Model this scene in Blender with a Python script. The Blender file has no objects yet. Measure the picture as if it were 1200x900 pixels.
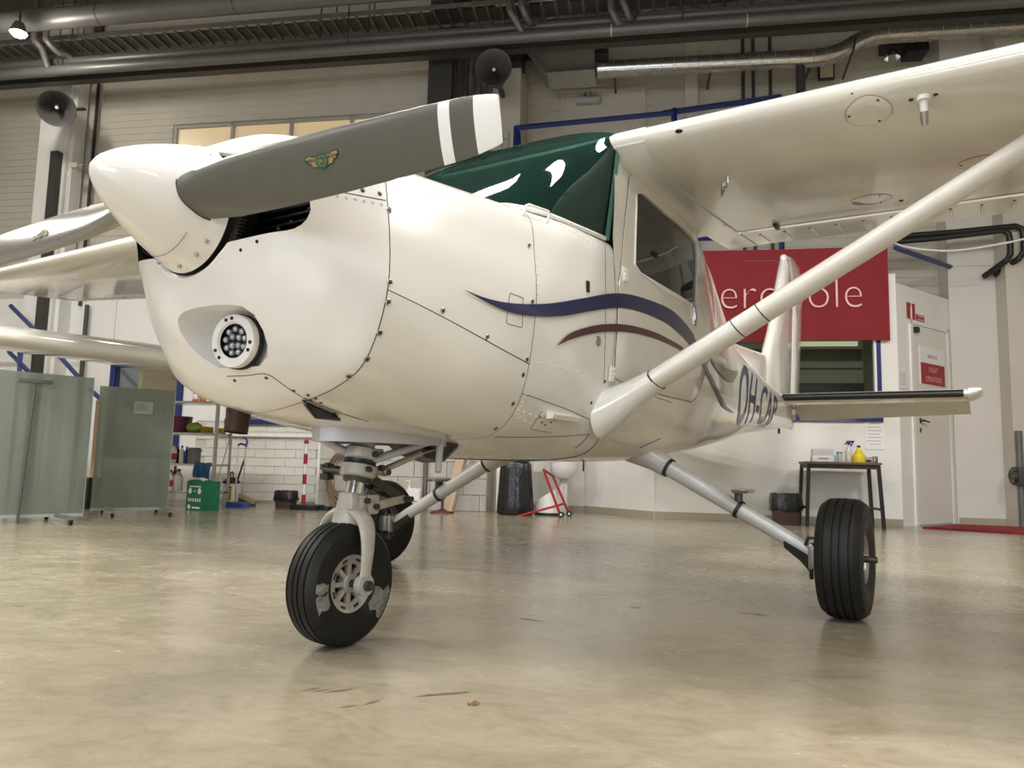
import bpy, bmesh, math, random
import numpy as np
from mathutils import Vector, Matrix
random.seed(7)
PI = math.pi
scn = bpy.context.scene
COL = scn.collection
# ------------------------------------------------------------------ camera
CX, CY, CZ, YAW, PIT, ROL, FPX = 1.971859, 1.668125, 0.540169, 3.7103727, 0.1077564, 0.023079, 886.894
FW = np.array([math.cos(YAW)*math.cos(PIT), math.sin(YAW)*math.cos(PIT), math.sin(PIT)])
_r = np.cross(FW, [0, 0, 1.0]); _r /= np.linalg.norm(_r); _u = np.cross(_r, FW)
CR = _r*math.cos(ROL)+_u*math.sin(ROL); CU = -_r*math.sin(ROL)+_u*math.cos(ROL)
CAM = np.array([CX, CY, CZ])
cd = bpy.data.cameras.new('camera'); cam = bpy.data.objects.new('camera', cd); COL.objects.link(cam)
cd.sensor_width = 36; cd.lens = FPX/1200*36; cd.clip_start = .02; cd.clip_end = 200
M = Matrix(((CR[0], CU[0], -FW[0], CX), (CR[1], CU[1], -FW[1], CY), (CR[2], CU[2], -FW[2], CZ), (0, 0, 0, 1)))
cam.matrix_world = M
scn.camera = cam
# ------------------------------------------------------------------ world, exposure
w = bpy.data.worlds.new('world'); scn.world = w; w.use_nodes = True
w.node_tree.nodes['Background'].inputs[0].default_value = (.9, .95, 1, 1)
w.node_tree.nodes['Background'].inputs[1].default_value = .15
vs = scn.view_settings
vs.view_transform = 'Standard'; vs.look = 'None'; vs.gamma = 1; vs.use_curve_mapping = False
vs.exposure = -0.08
scn.cycles.use_denoising = True
scn.cycles.max_bounces = 10; scn.cycles.diffuse_bounces = 5; scn.cycles.glossy_bounces = 5
scn.cycles.transparent_max_bounces = 12; scn.cycles.transmission_bounces = 8
scn.cycles.sample_clamp_indirect = 6; scn.cycles.caustics_reflective = False; scn.cycles.caustics_refractive = False
# ------------------------------------------------------------------ hangar axes (local x along back wall, y away from camera, wall at y=0)
_rh = np.array([FW[1], -FW[0]]); _fh = np.array([FW[0], FW[1]])
_rh /= np.linalg.norm(_rh); _fh /= np.linalg.norm(_fh)
_a = math.radians(9.7)
E1 = _rh*math.cos(_a)-_fh*math.sin(_a)
PHI = math.atan2(E1[1], E1[0])
E2 = np.array([-E1[1], E1[0]])
ORG = np.array([CX, CY])+_fh*9.2
def ray(px, py): return FW+CR*(px-600)/FPX-CU*(py-450)/FPX
def loc(P): # world -> hangar local
    d = np.asarray(P, float)[:2]-ORG; return np.array([d@E1, d@E2, P[2]])
def Lw(x, y, z=0): # hangar local -> world
    p = ORG+E1*x+E2*y; return Vector((p[0], p[1], z))
_cl = loc(CAM)
def H(px, py, y): # picture ray meets the plane at wall depth y
    d = ray(px, py); dl = np.array([d[:2]@E1, d[:2]@E2, d[2]]); return _cl+dl*(y-_cl[1])/dl[1]
def F(px, py, z=0): # picture ray meets a level surface
    d = ray(px, py); return loc(CAM+d*(z-CAM[2])/d[2])
def onX(px, py, X): d = ray(px, py); return CAM+d*(X-CX)/d[0]
def onY(px, py, Y): d = ray(px, py); return CAM+d*(Y-CY)/d[1]
def onZ(px, py, Z): d = ray(px, py); return CAM+d*(Z-CZ)/d[2]
def prj(P):
    d = np.asarray(P, float)-CAM; z = d@FW
    return 600+FPX*(d@CR)/z, 450-FPX*(d@CU)/z
# ------------------------------------------------------------------ lamps of the hangar (ceiling strips) and an added cool fill
def area(x, y, z, sx, sy, p, col, rx=0):
    l = bpy.data.lights.new('lamp_or_fill_light', 'AREA'); l.shape = 'RECTANGLE'; l.size = sx; l.size_y = sy; l.energy = p; l.color = col
    o = bpy.data.objects.new('lamp_or_fill_light', l); COL.objects.link(o); o.location = Lw(x, y, z); o.rotation_euler = (rx, 0, PHI); return o
LAMPS = [(-6.2, -5.6), (-3.2, -5.6), (-.2, -5.6), (2.8, -5.6), (5.8, -5.6), (-4.4, -9.6), (-1.4, -9.6), (1.6, -9.6), (4.6, -9.6), (-4.4, -13.6), (-1.4, -13.6), (1.6, -13.6), (4.6, -13.6)]
WARM = (1, .965, .91)
LAMP_Z = 4.7
for (x, y) in LAMPS: area(x, y, LAMP_Z-.14, 1.5, .35, {-5.6: 165, -9.6: 62, -13.6: 45}[y], WARM)
area(-1.0, -18.85, 2.6, 6.0, 2.6, 500, (.80, .89, 1.0), PI/2)   # cool fill added behind the camera to tint the nose
# ------------------------------------------------------------------ materials
def srgb(h):
    c = [int(h[i:i+2], 16)/255 for i in (0, 2, 4)]
    return tuple(v/12.92 if v <= .04045 else ((v+.055)/1.055)**2.4 for v in c)
def mat(name, col, rough=.5, metal=0, spec=.5, coat=0, noise=0, nscale=8, bump=0, bscale=40, trans=0, emit=None, es=1, alpha=1, col2=None):
    m = bpy.data.materials.new(name); m.use_nodes = True; nt = m.node_tree; b = nt.nodes['Principled BSDF']
    if isinstance(col, str): col = srgb(col)
    b.inputs['Base Color'].default_value = (*col, 1); b.inputs['Roughness'].default_value = rough; b.inputs['Metallic'].default_value = metal
    b.inputs['Specular IOR Level'].default_value = spec; b.inputs['Coat Weight'].default_value = coat; b.inputs['Coat Roughness'].default_value = .06
    b.inputs['Transmission Weight'].default_value = trans; b.inputs['Alpha'].default_value = alpha
    if emit is not None:
        b.inputs['Emission Color'].default_value = (*(srgb(emit) if isinstance(emit, str) else emit), 1); b.inputs['Emission Strength'].default_value = es
    if noise or bump:
        tc = nt.nodes.new('ShaderNodeTexCoord'); n = nt.nodes.new('ShaderNodeTexNoise'); n.inputs['Scale'].default_value = nscale; n.inputs['Detail'].default_value = 6
        nt.links.new(tc.outputs['Object'], n.inputs['Vector'])
        if noise:
            r = nt.nodes.new('ShaderNodeValToRGB')
            c2 = srgb(col2) if isinstance(col2, str) else (col2 or tuple(v*(1-noise) for v in col))
            r.color_ramp.elements[0].position = .3; r.color_ramp.elements[1].position = .7
            r.color_ramp.elements[0].color = (*c2, 1); r.color_ramp.elements[1].color = (*col, 1)
            nt.links.new(n.outputs['Fac'], r.inputs['Fac']); nt.links.new(r.outputs['Color'], b.inputs['Base Color'])
        if bump:
            n2 = nt.nodes.new('ShaderNodeTexNoise'); n2.inputs['Scale'].default_value = bscale; nt.links.new(tc.outputs['Object'], n2.inputs['Vector'])
            bp = nt.nodes.new('ShaderNodeBump'); bp.inputs['Strength'].default_value = bump; bp.inputs['Distance'].default_value = .01
            nt.links.new(n2.outputs['Fac'], bp.inputs['Height']); nt.links.new(bp.outputs['Normal'], b.inputs['Normal'])
    return m
def glass(name, tint, body=None, bodymix=0, rough=.02, ior=1.5):
    m = bpy.data.materials.new(name); m.use_nodes = True; nt = m.node_tree; nt.nodes.clear()
    out = nt.nodes.new('ShaderNodeOutputMaterial'); g = nt.nodes.new('ShaderNodeBsdfGlossy'); g.inputs['Roughness'].default_value = rough
    t = nt.nodes.new('ShaderNodeBsdfTransparent'); t.inputs['Color'].default_value = (*tint, 1)
    fr = nt.nodes.new('ShaderNodeFresnel'); fr.inputs['IOR'].default_value = ior
    src = t
    if body:
        d = nt.nodes.new('ShaderNodeBsdfDiffuse'); d.inputs['Color'].default_value = (*body, 1)
        mx = nt.nodes.new('ShaderNodeMixShader'); mx.inputs[0].default_value = bodymix
        nt.links.new(t.outputs[0], mx.inputs[1]); nt.links.new(d.outputs[0], mx.inputs[2]); src = mx
    mm = nt.nodes.new('ShaderNodeMixShader'); nt.links.new(fr.outputs[0], mm.inputs[0]); nt.links.new(src.outputs[0], mm.inputs[1]); nt.links.new(g.outputs[0], mm.inputs[2])
    nt.links.new(mm.outputs[0], out.inputs['Surface']); return m
def concrete():
    m = bpy.data.materials.new('polished_concrete'); m.use_nodes = True; nt = m.node_tree; b = nt.nodes['Principled BSDF']; L = nt.links
    tc = nt.nodes.new('ShaderNodeTexCoord')
    mp = nt.nodes.new('ShaderNodeMapping'); mp.inputs['Scale'].default_value = (.9, 1.5, 1); mp.inputs['Rotation'].default_value = (0, 0, .4); L.new(tc.outputs['Object'], mp.inputs['Vector'])
    def nz(sc, det, dist=0, rough=.55):
        n = nt.nodes.new('ShaderNodeTexNoise'); n.inputs['Scale'].default_value = sc; n.inputs['Detail'].default_value = det; n.inputs['Distortion'].default_value = dist; n.inputs['Roughness'].default_value = rough
        L.new(mp.outputs[0], n.inputs['Vector']); return n
    def ramp(n, p0, p1, c0, c1):
        r = nt.nodes.new('ShaderNodeValToRGB'); r.color_ramp.elements[0].position = p0; r.color_ramp.elements[1].position = p1
        r.color_ramp.elements[0].color = (*c0, 1); r.color_ramp.elements[1].color = (*c1, 1); L.new(n.outputs['Fac'], r.inputs['Fac']); return r
    n1 = nz(1.3, 8, .6); n2 = nz(5, 10, 1.2, .65); n3 = nz(22, 6, .3); n4 = nz(.55, 4, .4)
    r1 = ramp(n1, .30, .70, (.31, .272, .20), (.43, .387, .30))
    r2 = ramp(n2, .34, .56, (.80, .78, .74), (1, 1, 1)); r3 = ramp(n3, .3, .5, (.86, .85, .82), (1, 1, 1)); r4 = ramp(n4, .35, .65, (.84, .83, .80), (1.05, 1.05, 1.0))
    prev = r1
    for r in (r2, r3, r4):
        mx = nt.nodes.new('ShaderNodeMixRGB'); mx.blend_type = 'MULTIPLY'; mx.inputs[0].default_value = .9; L.new(prev.outputs[0], mx.inputs[1]); L.new(r.outputs[0], mx.inputs[2]); prev = mx
    L.new(prev.outputs[0], b.inputs['Base Color'])
    rr = nt.nodes.new('ShaderNodeMapRange'); rr.inputs['From Min'].default_value = .3; rr.inputs['From Max'].default_value = .7; rr.inputs['To Min'].default_value = .17; rr.inputs['To Max'].default_value = .30
    L.new(n2.outputs['Fac'], rr.inputs['Value']); L.new(rr.outputs[0], b.inputs['Roughness'])
    b.inputs['Specular IOR Level'].default_value = .6; b.inputs['Coat Weight'].default_value = .25; b.inputs['Coat Roughness'].default_value = .18
    bp = nt.nodes.new('ShaderNodeBump'); bp.inputs['Strength'].default_value = .02; bp.inputs['Distance'].default_value = .01; L.new(n2.outputs['Fac'], bp.inputs['Height']); L.new(bp.outputs[0], b.inputs['Normal'])
    return m
PAINT = mat('white_paint', (.80, .79, .765), .22, spec=.5, coat=.5, noise=.05, nscale=2)
PAINT2 = mat('cool_white_paint', (.80, .79, .79), .28, spec=.5, coat=.4)
SKIN = mat('aged_white_paint', (.77, .75, .695), .2, coat=.6, noise=.10, nscale=3.5, bump=.07, bscale=5)
STRUTP = mat('strut_white', (.80, .78, .74), .3, coat=.3)
SPIN = mat('spinner_white', (.82, .81, .80), .25, coat=.5)
BLADE = mat('blade_grey', '5d5d57', .33, spec=.45, noise=.08, nscale=20)
BLADEB = mat('blade_polished', '8c8a83', .25, .6)
TIPW = mat('blade_white', (.82, .82, .84), .4)
BLACK = mat('black_inside', (.006, .006, .006), .7)
SEAM = mat('seam_dark', (.035, .032, .028), .7)
RUBBER = mat('rubber_black', (.012, .012, .012), .55, spec=.35, noise=.3, nscale=30)
BOOT = mat('black_boot', (.010, .010, .011), .45)
STEEL = mat('steel', (.50, .49, .47), .32, .9, noise=.2, nscale=25)
CHROME = mat('chrome', (.75, .76, .8), .08, 1)
DARKST = mat('dark_steel', (.10, .095, .09), .45, .7, noise=.3, nscale=30)
CASTAL = mat('cast_grey_paint', (.58, .555, .52), .45, .1, noise=.22, nscale=30, bump=.2, bscale=90)
LAVEN = mat('pale_blue_paint', (.56, .57, .64), .4, .1)
GEARAL = mat('grey_leg_paint', (.56, .56, .57), .32, .12)
RUST = mat('rusty_exhaust', (.085, .055, .038), .6, .6, noise=.5, nscale=20)
NAVY = mat('navy_stripe', '131a4c', .3, coat=.3)
MAROON = mat('maroon_stripe', '4a2026', .3, coat=.3)
TAUPE = mat('taupe_stripe', '83786b', .3, coat=.3)
GREENG = glass('green_windshield', (.12, .26, .22), (.012, .05, .04), .45, .03)
WING_ = glass('cabin_window', (.50, .57, .54), (.06, .075, .07), .38, .02)
SEATM = mat('seat_cloth', (.16, .15, .14), .8)
GREENC = mat('green_sunshade', (.10, .26, .20), .6)
WALLW = mat('white_wall', (.80, .79, .765), .62, noise=.05, nscale=3)
WALLU = mat('panel_cream', (.56, .525, .455), .55, noise=.08, nscale=2)
WALLG = mat('block_grey', (.50, .475, .43), .8, noise=.15, nscale=6, bump=.2)
BRICKM = mat('painted_brick', (.72, .69, .63), .65, noise=.08, nscale=10, bump=.15)
MORTAR = mat('mortar', (.56, .53, .48), .9)
CEILM = mat('ceiling_dark', (.16, .13, .10), .8, noise=.3, nscale=2)
WOODC = mat('brown_board', (.17, .07, .03), .6, noise=.3, nscale=4)
PIPEG = mat('pipe_grey', (.15, .145, .14), .42, .3, noise=.15, nscale=3)
PIPED = mat('pipe_dark', (.055, .052, .05), .5, .2)
GALV = mat('galvanized', (.58, .57, .55), .25, .95, noise=.2, nscale=14)
BLUE = mat('blue_paint', '0f2768', .4, coat=.2)
RED = mat('red_paint', '9c1820', .45)
BANNER = mat('red_banner', '82131f', .75, noise=.08, nscale=3)
LETTER = mat('banner_letter', 'e9b9bd', .7)
WHITE = mat('white_plastic', (.8, .79, .77), .4)
PAPER = mat('paper', (.8, .79, .8), .8)
INK = mat('ink_grey', (.28, .27, .3), .8)
BLACKP = mat('black_plastic', (.013, .013, .013), .45)
BAG = mat('black_bag', (.008, .008, .009), .3, spec=.6, bump=.6, bscale=25)
BROWNP = mat('brown_plastic', (.065, .03, .025), .5)
FROST = None
FLOORM = concrete()
MATM = mat('red_mat', '8f1f2a', .95, noise=.2, nscale=60, bump=.4, bscale=200)
BASEB = mat('baseboard_beige', (.36, .325, .25), .5)
GREYT = mat('grey_trim', (.36, .35, .33), .5)
# ------------------------------------------------------------------ mesh helpers
class MB:
    def __init__(s): s.bm = bmesh.new()
    def V(s, p): return s.bm.verts.new(p)
    def face(s, vs, mi=0):
        try: f = s.bm.faces.new(vs); f.material_index = mi; return f
        except ValueError: return None
    def box(s, c, d, R=None, mi=0, bev=0):
        r = bmesh.ops.create_cube(s.bm, size=1); vs = r['verts']
        for v in vs: v.co = Vector((v.co.x*d[0], v.co.y*d[1], v.co.z*d[2]))
        fs = list({f for v in vs for f in v.link_faces})
        for f in fs: f.material_index = mi
        if bev:
            es = list({e for v in vs for e in v.link_edges})
            rr = bmesh.ops.bevel(s.bm, geom=es, offset=bev, segments=2, affect='EDGES', profile=.6)
            vs = list({v for f in rr['faces'] for v in f.verts} | {v for v in vs if v.is_valid})
            for f in rr['faces']: f.material_index = mi
        for v in vs: v.co = (R @ v.co if R else v.co)+Vector(c)
        return s
    def loft(s, rings, closed=True, cap0=False, cap1=False, mi=0):
        R = [[s.V(p) for p in r] for r in rings]; n = len(R[0])
        for a, b in zip(R, R[1:]):
            for i in range(n if closed else n-1): s.face((a[i], a[(i+1) % n], b[(i+1) % n], b[i]), mi)
        if cap0: s.face(R[0][::-1], mi)
        if cap1: s.face(R[-1], mi)
        return s
    def tube(s, path, r, n=10, mi=0, cap=True, closed=False, flat=None):
        P = [Vector(p) for p in path]; m = len(P); rr = r if isinstance(r, (list, tuple)) else [r]*m; rings = []; prev = None
        for i, p in enumerate(P):
            if closed: t = P[(i+1) % m]-P[i-1]
            else: t = P[min(i+1, m-1)]-P[max(i-1, 0)]
            t.normalize()
            if prev is None:
                a = Vector((0, 0, 1)) if abs(t.z) < .9 else Vector((1, 0, 0)); x = t.cross(a).normalized()
            else: x = (prev-t*prev.dot(t)).normalized()
            prev = x; y = t.cross(x)
            if flat: rings.append([p+flat[0](k*2*PI/n, x, y, rr[i]) for k in range(n)])
            else: rings.append([p+(x*math.cos(k*2*PI/n)+y*math.sin(k*2*PI/n))*rr[i] for k in range(n)])
        if closed: rings.append(rings[0])
        s.loft(rings, True, cap and not closed, cap and not closed, mi); return s
    def cyl(s, a, b, r, r2=None, n=16, mi=0): return s.tube([a, b], [r, r if r2 is None else r2], n, mi)
    def lathe(s, prof, Mx=None, n=32, mi=0, closed=False):
        Mx = Mx or Matrix(); rings = []
        for (r, h) in prof: rings.append([Mx @ Vector((max(r, 1e-4)*math.cos(k*2*PI/n), max(r, 1e-4)*math.sin(k*2*PI/n), h)) for k in range(n)])
        if closed: rings.append(rings[0])
        s.loft(rings, True, False, False, mi)
        return s
    def prism(s, poly, h0, h1, Mx=None, mi=0):
        Mx = Mx or Matrix()
        s.loft([[Mx @ Vector((x, y, h)) for x, y in poly] for h in (h0, h1)], True, True, True, mi); return s
    def grid(s, rows, mi=0): s.loft(rows, False, False, False, mi); return s
    def ball(s, c, r, sc=(1, 1, 1), u=14, v=8, mi=0, R=None):
        rr = bmesh.ops.create_uvsphere(s.bm, u_segments=u, v_segments=v, radius=r)
        for q in rr['verts']:
            p = Vector((q.co.x*sc[0], q.co.y*sc[1], q.co.z*sc[2])); q.co = (R @ p if R else p)+Vector(c)
        for f in {f for q in rr['verts'] for f in q.link_faces}: f.material_index = mi
        return s
    def mesh(s, name, m, ang=35):
        bmesh.ops.remove_doubles(s.bm, verts=s.bm.verts[:], dist=1e-5)
        bmesh.ops.recalc_face_normals(s.bm, faces=s.bm.faces[:])
        me = bpy.data.meshes.new(name); s.bm.to_mesh(me); s.bm.free()
        for x in (m if isinstance(m, (list, tuple)) else [m]): me.materials.append(x)
        for p in me.polygons: p.use_smooth = True
        me.set_sharp_from_angle(angle=math.radians(ang)); return me
    def build(s, name, m, parent=None, loc=None, rz=None, ang=35, kind=None):
        o = bpy.data.objects.new(name, s.mesh(name, m, ang)); COL.objects.link(o)
        if parent: o.parent = parent
        if loc is not None: o.location = loc
        if rz is not None: o.rotation_euler = (0, 0, rz)
        if kind: o['kind'] = kind
        return o
def tag(o, label, cat, group=None):
    o['label'] = label; o['category'] = cat
    if group: o['group'] = group
    return o
def thing(name, label, cat, x=0, y=0, z=0, rz=0, group=None, world=None):
    o = bpy.data.objects.new(name, None); COL.objects.link(o); o.empty_display_size = .1
    if world is not None: o.location = world
    else: o.location = Lw(x, y, z); o.rotation_euler = (0, 0, PHI+rz)
    return tag(o, label, cat, group)
def hang(mb, name, m, label, cat, x, y, z=0, rz=0, group=None): # one-mesh thing in hangar axes
    return tag(mb.build(name, m, None, Lw(x, y, z), PHI+rz), label, cat, group)
def struct(mb, name, m, ang=35): # mesh written in hangar coordinates
    return mb.build(name, m, None, Lw(0, 0, 0), PHI, ang, 'structure')
def dupe(o, parent=None):
    c = o.copy(); COL.objects.link(c)
    if parent is not None: c.parent = parent
    for ch in o.children: dupe(ch, c)
    return c
def RX(a): return Matrix.Rotation(a, 4, 'X')
def RY(a): return Matrix.Rotation(a, 4, 'Y')
def RZ(a): return Matrix.Rotation(a, 4, 'Z')
def T(x, y, z): return Matrix.Translation((x, y, z))
def text_mesh(body, size, off=0, bold=0, align='LEFT', sp=1.0, res=3):
    cu = bpy.data.curves.new('letters', 'FONT'); cu.body = body; cu.size = size; cu.offset = off; cu.align_x = align; cu.space_character = sp; cu.resolution_u = res
    o = bpy.data.objects.new('letters', cu); COL.objects.link(o); dg = bpy.context.evaluated_depsgraph_get()
    me = bpy.data.meshes.new_from_object(o.evaluated_get(dg)); bpy.data.objects.remove(o); bpy.data.curves.remove(cu); return me
def lettering(name, body, size, m, parent, Mx, sx=1, off=0, align='LEFT', sp=1.0):
    me = text_mesh(body, size, off, align=align, sp=sp); me.transform(Mx @ Matrix.Diagonal((sx, 1, 1, 1)))
    me.materials.clear(); me.materials.append(m); o = bpy.data.objects.new(name, me); COL.objects.link(o); o.parent = parent; return o
def baked_boolean(obj, cutters):
    for c in cutters:
        md = obj.modifiers.new('cut', 'BOOLEAN'); md.operation = 'DIFFERENCE'; md.solver = 'EXACT'; md.object = c
    dg = bpy.context.evaluated_depsgraph_get(); me = bpy.data.meshes.new_from_object(obj.evaluated_get(dg))
    obj.modifiers.clear(); old = obj.data; obj.data = me; bpy.data.meshes.remove(old)
    for c in cutters: bpy.data.objects.remove(c)
    for p in me.polygons: p.use_smooth = True
    me.set_sharp_from_angle(angle=math.radians(30))
# ================================================================== SETTING (hangar axes)
XL, XR, YF, YB, HC = -9.5, 9.5, -19.0, 1.0, 6.9
struct(MB().box((0, (YF+YB)/2, -.05), (XR-XL, YB-YF, .1)), 'floor', FLOORM)
ceil = struct(MB().box((0, (YF+YB)/2, HC+.05), (XR-XL, YB-YF, .1)), 'ceiling', CEILM)
YD = .12   # big hangar door face, left of the dark column
YW = .75   # main wall face on the right
def slab(mb, x0, x1, y0, y1, z0, z1, mi=0): return mb.box(((x0+x1)/2, (y0+y1)/2, (z0+z1)/2), (x1-x0, y1-y0, z1-z0), mi=mi)
struct(slab(MB(), XL-.1, XL, YF, YB, 0, HC), 'wall_left', WALLU)
struct(slab(MB(), XR, XR+.1, YF, YB, 0, HC), 'wall_right', WALLU)
m = MB(); slab(m, XL, -4.1, YF-.1, YF, 0, HC); slab(m, 2.1, XR, YF-.1, YF, 0, HC); slab(m, -4.1, 2.1, YF-.1, YF, 0, 1.2); slab(m, -4.1, 2.1, YF-.1, YF, 4.0, HC); struct(m, 'wall_front', WALLU)
m = MB()
for k in range(5): slab(m, -4.1+k*1.55-.03, -4.1+k*1.55+.03, YF-.08, YF, 1.2, 4.0)
slab(m, -4.1, 2.1, YF-.08, YF, 1.2, 1.28); slab(m, -4.1, 2.1, YF-.08, YF, 3.92, 4.0); added_win = struct(m, 'added_window', GREYT)  # unseen window added in the front wall to go with the cool fill
slab(MB(), -4.1, 2.1, YF-.06, YF-.05, 1.2, 4.0).build('pane', glass('added_window_glass', (.85, .9, .92)), added_win)
# --- right part of the back wall: cream corrugated sheet (lapped courses)
def courses(mb, x0, x1, y, z0, z1, step, depth=.012, holes=()):
    z = z0
    while z < z1-.001:
        zt = min(z+step, z1)
        segs = [(x0, x1)]
        for (hx0, hx1, hz0, hz1) in holes:
            if zt > hz0 and z < hz1:
                ns = []
                for a, b in segs:
                    if hx0 > a: ns.append((a, min(b, hx0)))
                    if hx1 < b: ns.append((max(a, hx1), b))
                segs = ns
        for a, b in segs:
            vs = [mb.V((a, y-depth, z)), mb.V((b, y-depth, z)), mb.V((b, y, zt)), mb.V((a, y, zt))]
            mb.face(vs); mb.face([mb.V((a, y, zt)), mb.V((b, y, zt)), mb.V((b, y-depth, zt)), mb.V((a, y-depth, zt))])
        z = zt
    return mb
wb = struct(slab(MB(), -.95, XR, YW, YW+.12, 0, HC), 'wall_back', WALLU)
courses(MB(), -.30, 6.0, YW-.002, 2.75, HC, .105, .01).build('cladding_sheet', WALLU, wb)['kind'] = 'structure'
# --- left: sectional hangar door above, white brick office wall below
ZS = 2.72
wl = struct(slab(slab(slab(MB(), -.955, -.9, YD, YW+.1, 0, HC), XL, -4.55, YD+.02, YD+.12, ZS, HC), -4.55, -.9, YD+.02, YD+.12, ZS, HC), 'wall_hangar_door', WALLU)
xp0, xp1 = H(72, 95, YD)[0], H(104, 95, YD)[0]
xs0, xs1 = H(122, 120, YD)[0], H(506, 90, YD)[0]
zw0, zw1 = H(290, 210, YD)[2], H(290, 147, YD)[2]
xw0 = H(207, 155, YD)[0]; xw1 = xw0+4*.86
courses(MB(), xs0, xs1, YD+.012, ZS, HC, .098, .010, [(xw0-.06, xw1+.06, zw0-.06, zw1+.06)]).build('door_cladding', WALLU, wl)['kind'] = 'structure'
courses(MB(), XL, xp0-.22, YD+.012, ZS, HC, .098, .010).build('door_cladding', WALLU, wl)['kind'] = 'structure'
WARMW = mat('warm_window', (.62, .50, .33), .3, emit=(.9, .68, .40), es=.35)
m = MB()
for k in range(4):
    a = xw0+k*.86
    m.box((a+.43, YD-.005, zw1+.02), (.90, .05, .04)); m.box((a+.43, YD-.005, zw0-.02), (.90, .05, .04)); m.box((a, YD-.005, (zw0+zw1)/2), (.045, .05, zw1-zw0))
m.box((xw1, YD-.005, (zw0+zw1)/2), (.045, .05, zw1-zw0))
w1 = struct(m, 'window_1', GREYT)
for k in range(4): MB().box((xw0+k*.86+.43, YD+.014, (zw0+zw1)/2), (.815, .008, zw1-zw0)).build('pane', WARMW, w1)
# pilaster, trims
struct(slab(MB(), xp0, xp1, -.18, YD+.02, 0, HC).box(((xp0+xp1)/2+.2, -.02, HC/2), (.16, .2, HC)), 'trim_1', WALLW)
x0, x1 = H(509, 70, 0)[0], H(536, 70, 0)[0]
struct(slab(MB(), x0, x1, -.25, .0, 0, HC).box(((x0+x1)/2, -.125, HC/2), (.36, .02, HC)), 'trim_2', PIPED)
x0, x1 = H(579, 60, .1)[0], H(611, 60, .1)[0]
p2 = struct(slab(MB(), x0, x1, .1, YW, 0, HC), 'trim_3', WALLU)
xr = H(803, 45, .6)[0]
struct(slab(MB(), xr, xr+.16, .6, YW, 2.7, HC), 'trim_4', WALLU)
# panel door high on the wall
dx0, dx1, dz0, dz1 = H(662, 110, YW)[0], H(752, 105, YW)[0], 3.2, H(700, 110, YW)[2]
dd = struct(slab(MB(), dx0, dx1, YW-.035, YW-.008, dz0, dz1), 'door_2', WALLU)
m = MB(); slab(m, dx0-.05, dx0, YW-.06, YW-.008, dz0, dz1+.05); slab(m, dx1, dx1+.05, YW-.06, YW-.008, dz0, dz1+.05); slab(m, dx0, dx1, YW-.06, YW-.008, dz1, dz1+.05); m.build('door_frame', WALLU, dd)
# --- office wall under the hangar door, with two blue-framed windows
YO = .10
ow0, ow1, owt, owb = H(131, 426, YO-.02)[0], H(216, 426, YO-.02)[0], H(170, 424, YO)[2], .55
sx0, sx1, sz1, sz0 = H(266, 480, YO-.02)[0], -.9, 1.75, H(290, 494, YO)[2]
m = MB()
slab(m, XL, ow0, YO, YO+.1, 0, ZS); slab(m, ow0, ow1, YO, YO+.1, owt, ZS); slab(m, ow0, ow1, YO, YO+.1, 0, owb)
slab(m, ow1, sx0, YO, YO+.1, 0, ZS); slab(m, sx0, sx1, YO, YO+.1, sz1, ZS); slab(m, sx0, sx1, YO, YO+.1, 0, sz0)
wo = struct(m, 'wall_brick', MORTAR)
zb_, rows = .0, []
xb0, xb1 = -4.5, H(373, 550, YO)[0]
me_cache = {}
def brick(parent, name, x, y, z, L_, D_, Hh, mtl):
    k = (name, round(L_, 3), round(D_, 3), round(Hh, 3))
    if k not in me_cache:
        mb = MB().box((0, 0, 0), (L_, D_, Hh)); me_cache[k] = mb.mesh(name, mtl)
    o = bpy.data.objects.new(name, me_cache[k]); COL.objects.link(o); o.parent = parent; o.location = (x, y, z); return o
rng = random.Random(3)
nrow = 9; bh = (sz0-.04)/nrow
xstart = H(240, 550, YO)[0]
for r in range(nrow):
    x = xstart-(.14 if r % 2 else 0)
    while x < xb1-.02:
        L_ = min(.28, xb1-x)
        if L_ > .05: brick(wo, 'brick', x+L_/2, YO-.006+rng.uniform(-.0015, .0015), .02+bh*(r+.5), L_-.005, .02, bh-.006, BRICKM)
        x += .28
# plain painted render on the rest of that wall, right of the shelf window
m = MB(); slab(m, XL, ow0-.01, YO-.012, YO, .0, ZS); slab(m, ow1+.02, sx0-.02, YO-.012, YO, sz0, ZS); slab(m, ow1, xstart-.15, YO-.012, YO, 0, sz0); slab(m, ow0, ow1, YO-.012, YO, owt+.05, ZS)
m.build('painted_render', WALLW, wo)
TAN = mat('tan_interior', (.42, .31, .19), .7)
TANGLOW = mat('tan_wall_glow', (.40, .30, .19), .7, emit=(.5, .36, .2), es=.25)  # tan wall given a glow in place of the office's room lighting
m = MB(); t = .075
slab(m, ow0, ow0+t, YO-.04, YO+.06, owb, owt); slab(m, ow1-t, ow1, YO-.04, YO+.06, owb, owt); slab(m, ow0, ow1, YO-.04, YO+.06, owt-t, owt); slab(m, ow0, ow1, YO-.04, YO+.06, owb, owb+t)
win2 = struct(m, 'window_2', BLUE)
slab(MB(), ow0+t, ow1-t, YO+.02, YO+.026, owb+t, owt-t).build('pane', glass('clear_glass', (.86, .9, .88), rough=.01), win2)
m = MB(); slab(m, sx0, sx0+.05, YO-.04, YO+.06, sz0, sz1); slab(m, sx0, sx1, YO-.07, YO+.06, sz0-.035, sz0+.03); slab(m, sx0, sx1, YO-.04, YO+.06, sz1-t, sz1)
win3 = struct(m, 'window_3', BLUE)
slab(MB(), sx0+.05, sx1, YO+.02, YO+.026, sz0+.03, sz1-t).build('pane', bpy.data.materials['clear_glass'], win3)
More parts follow.
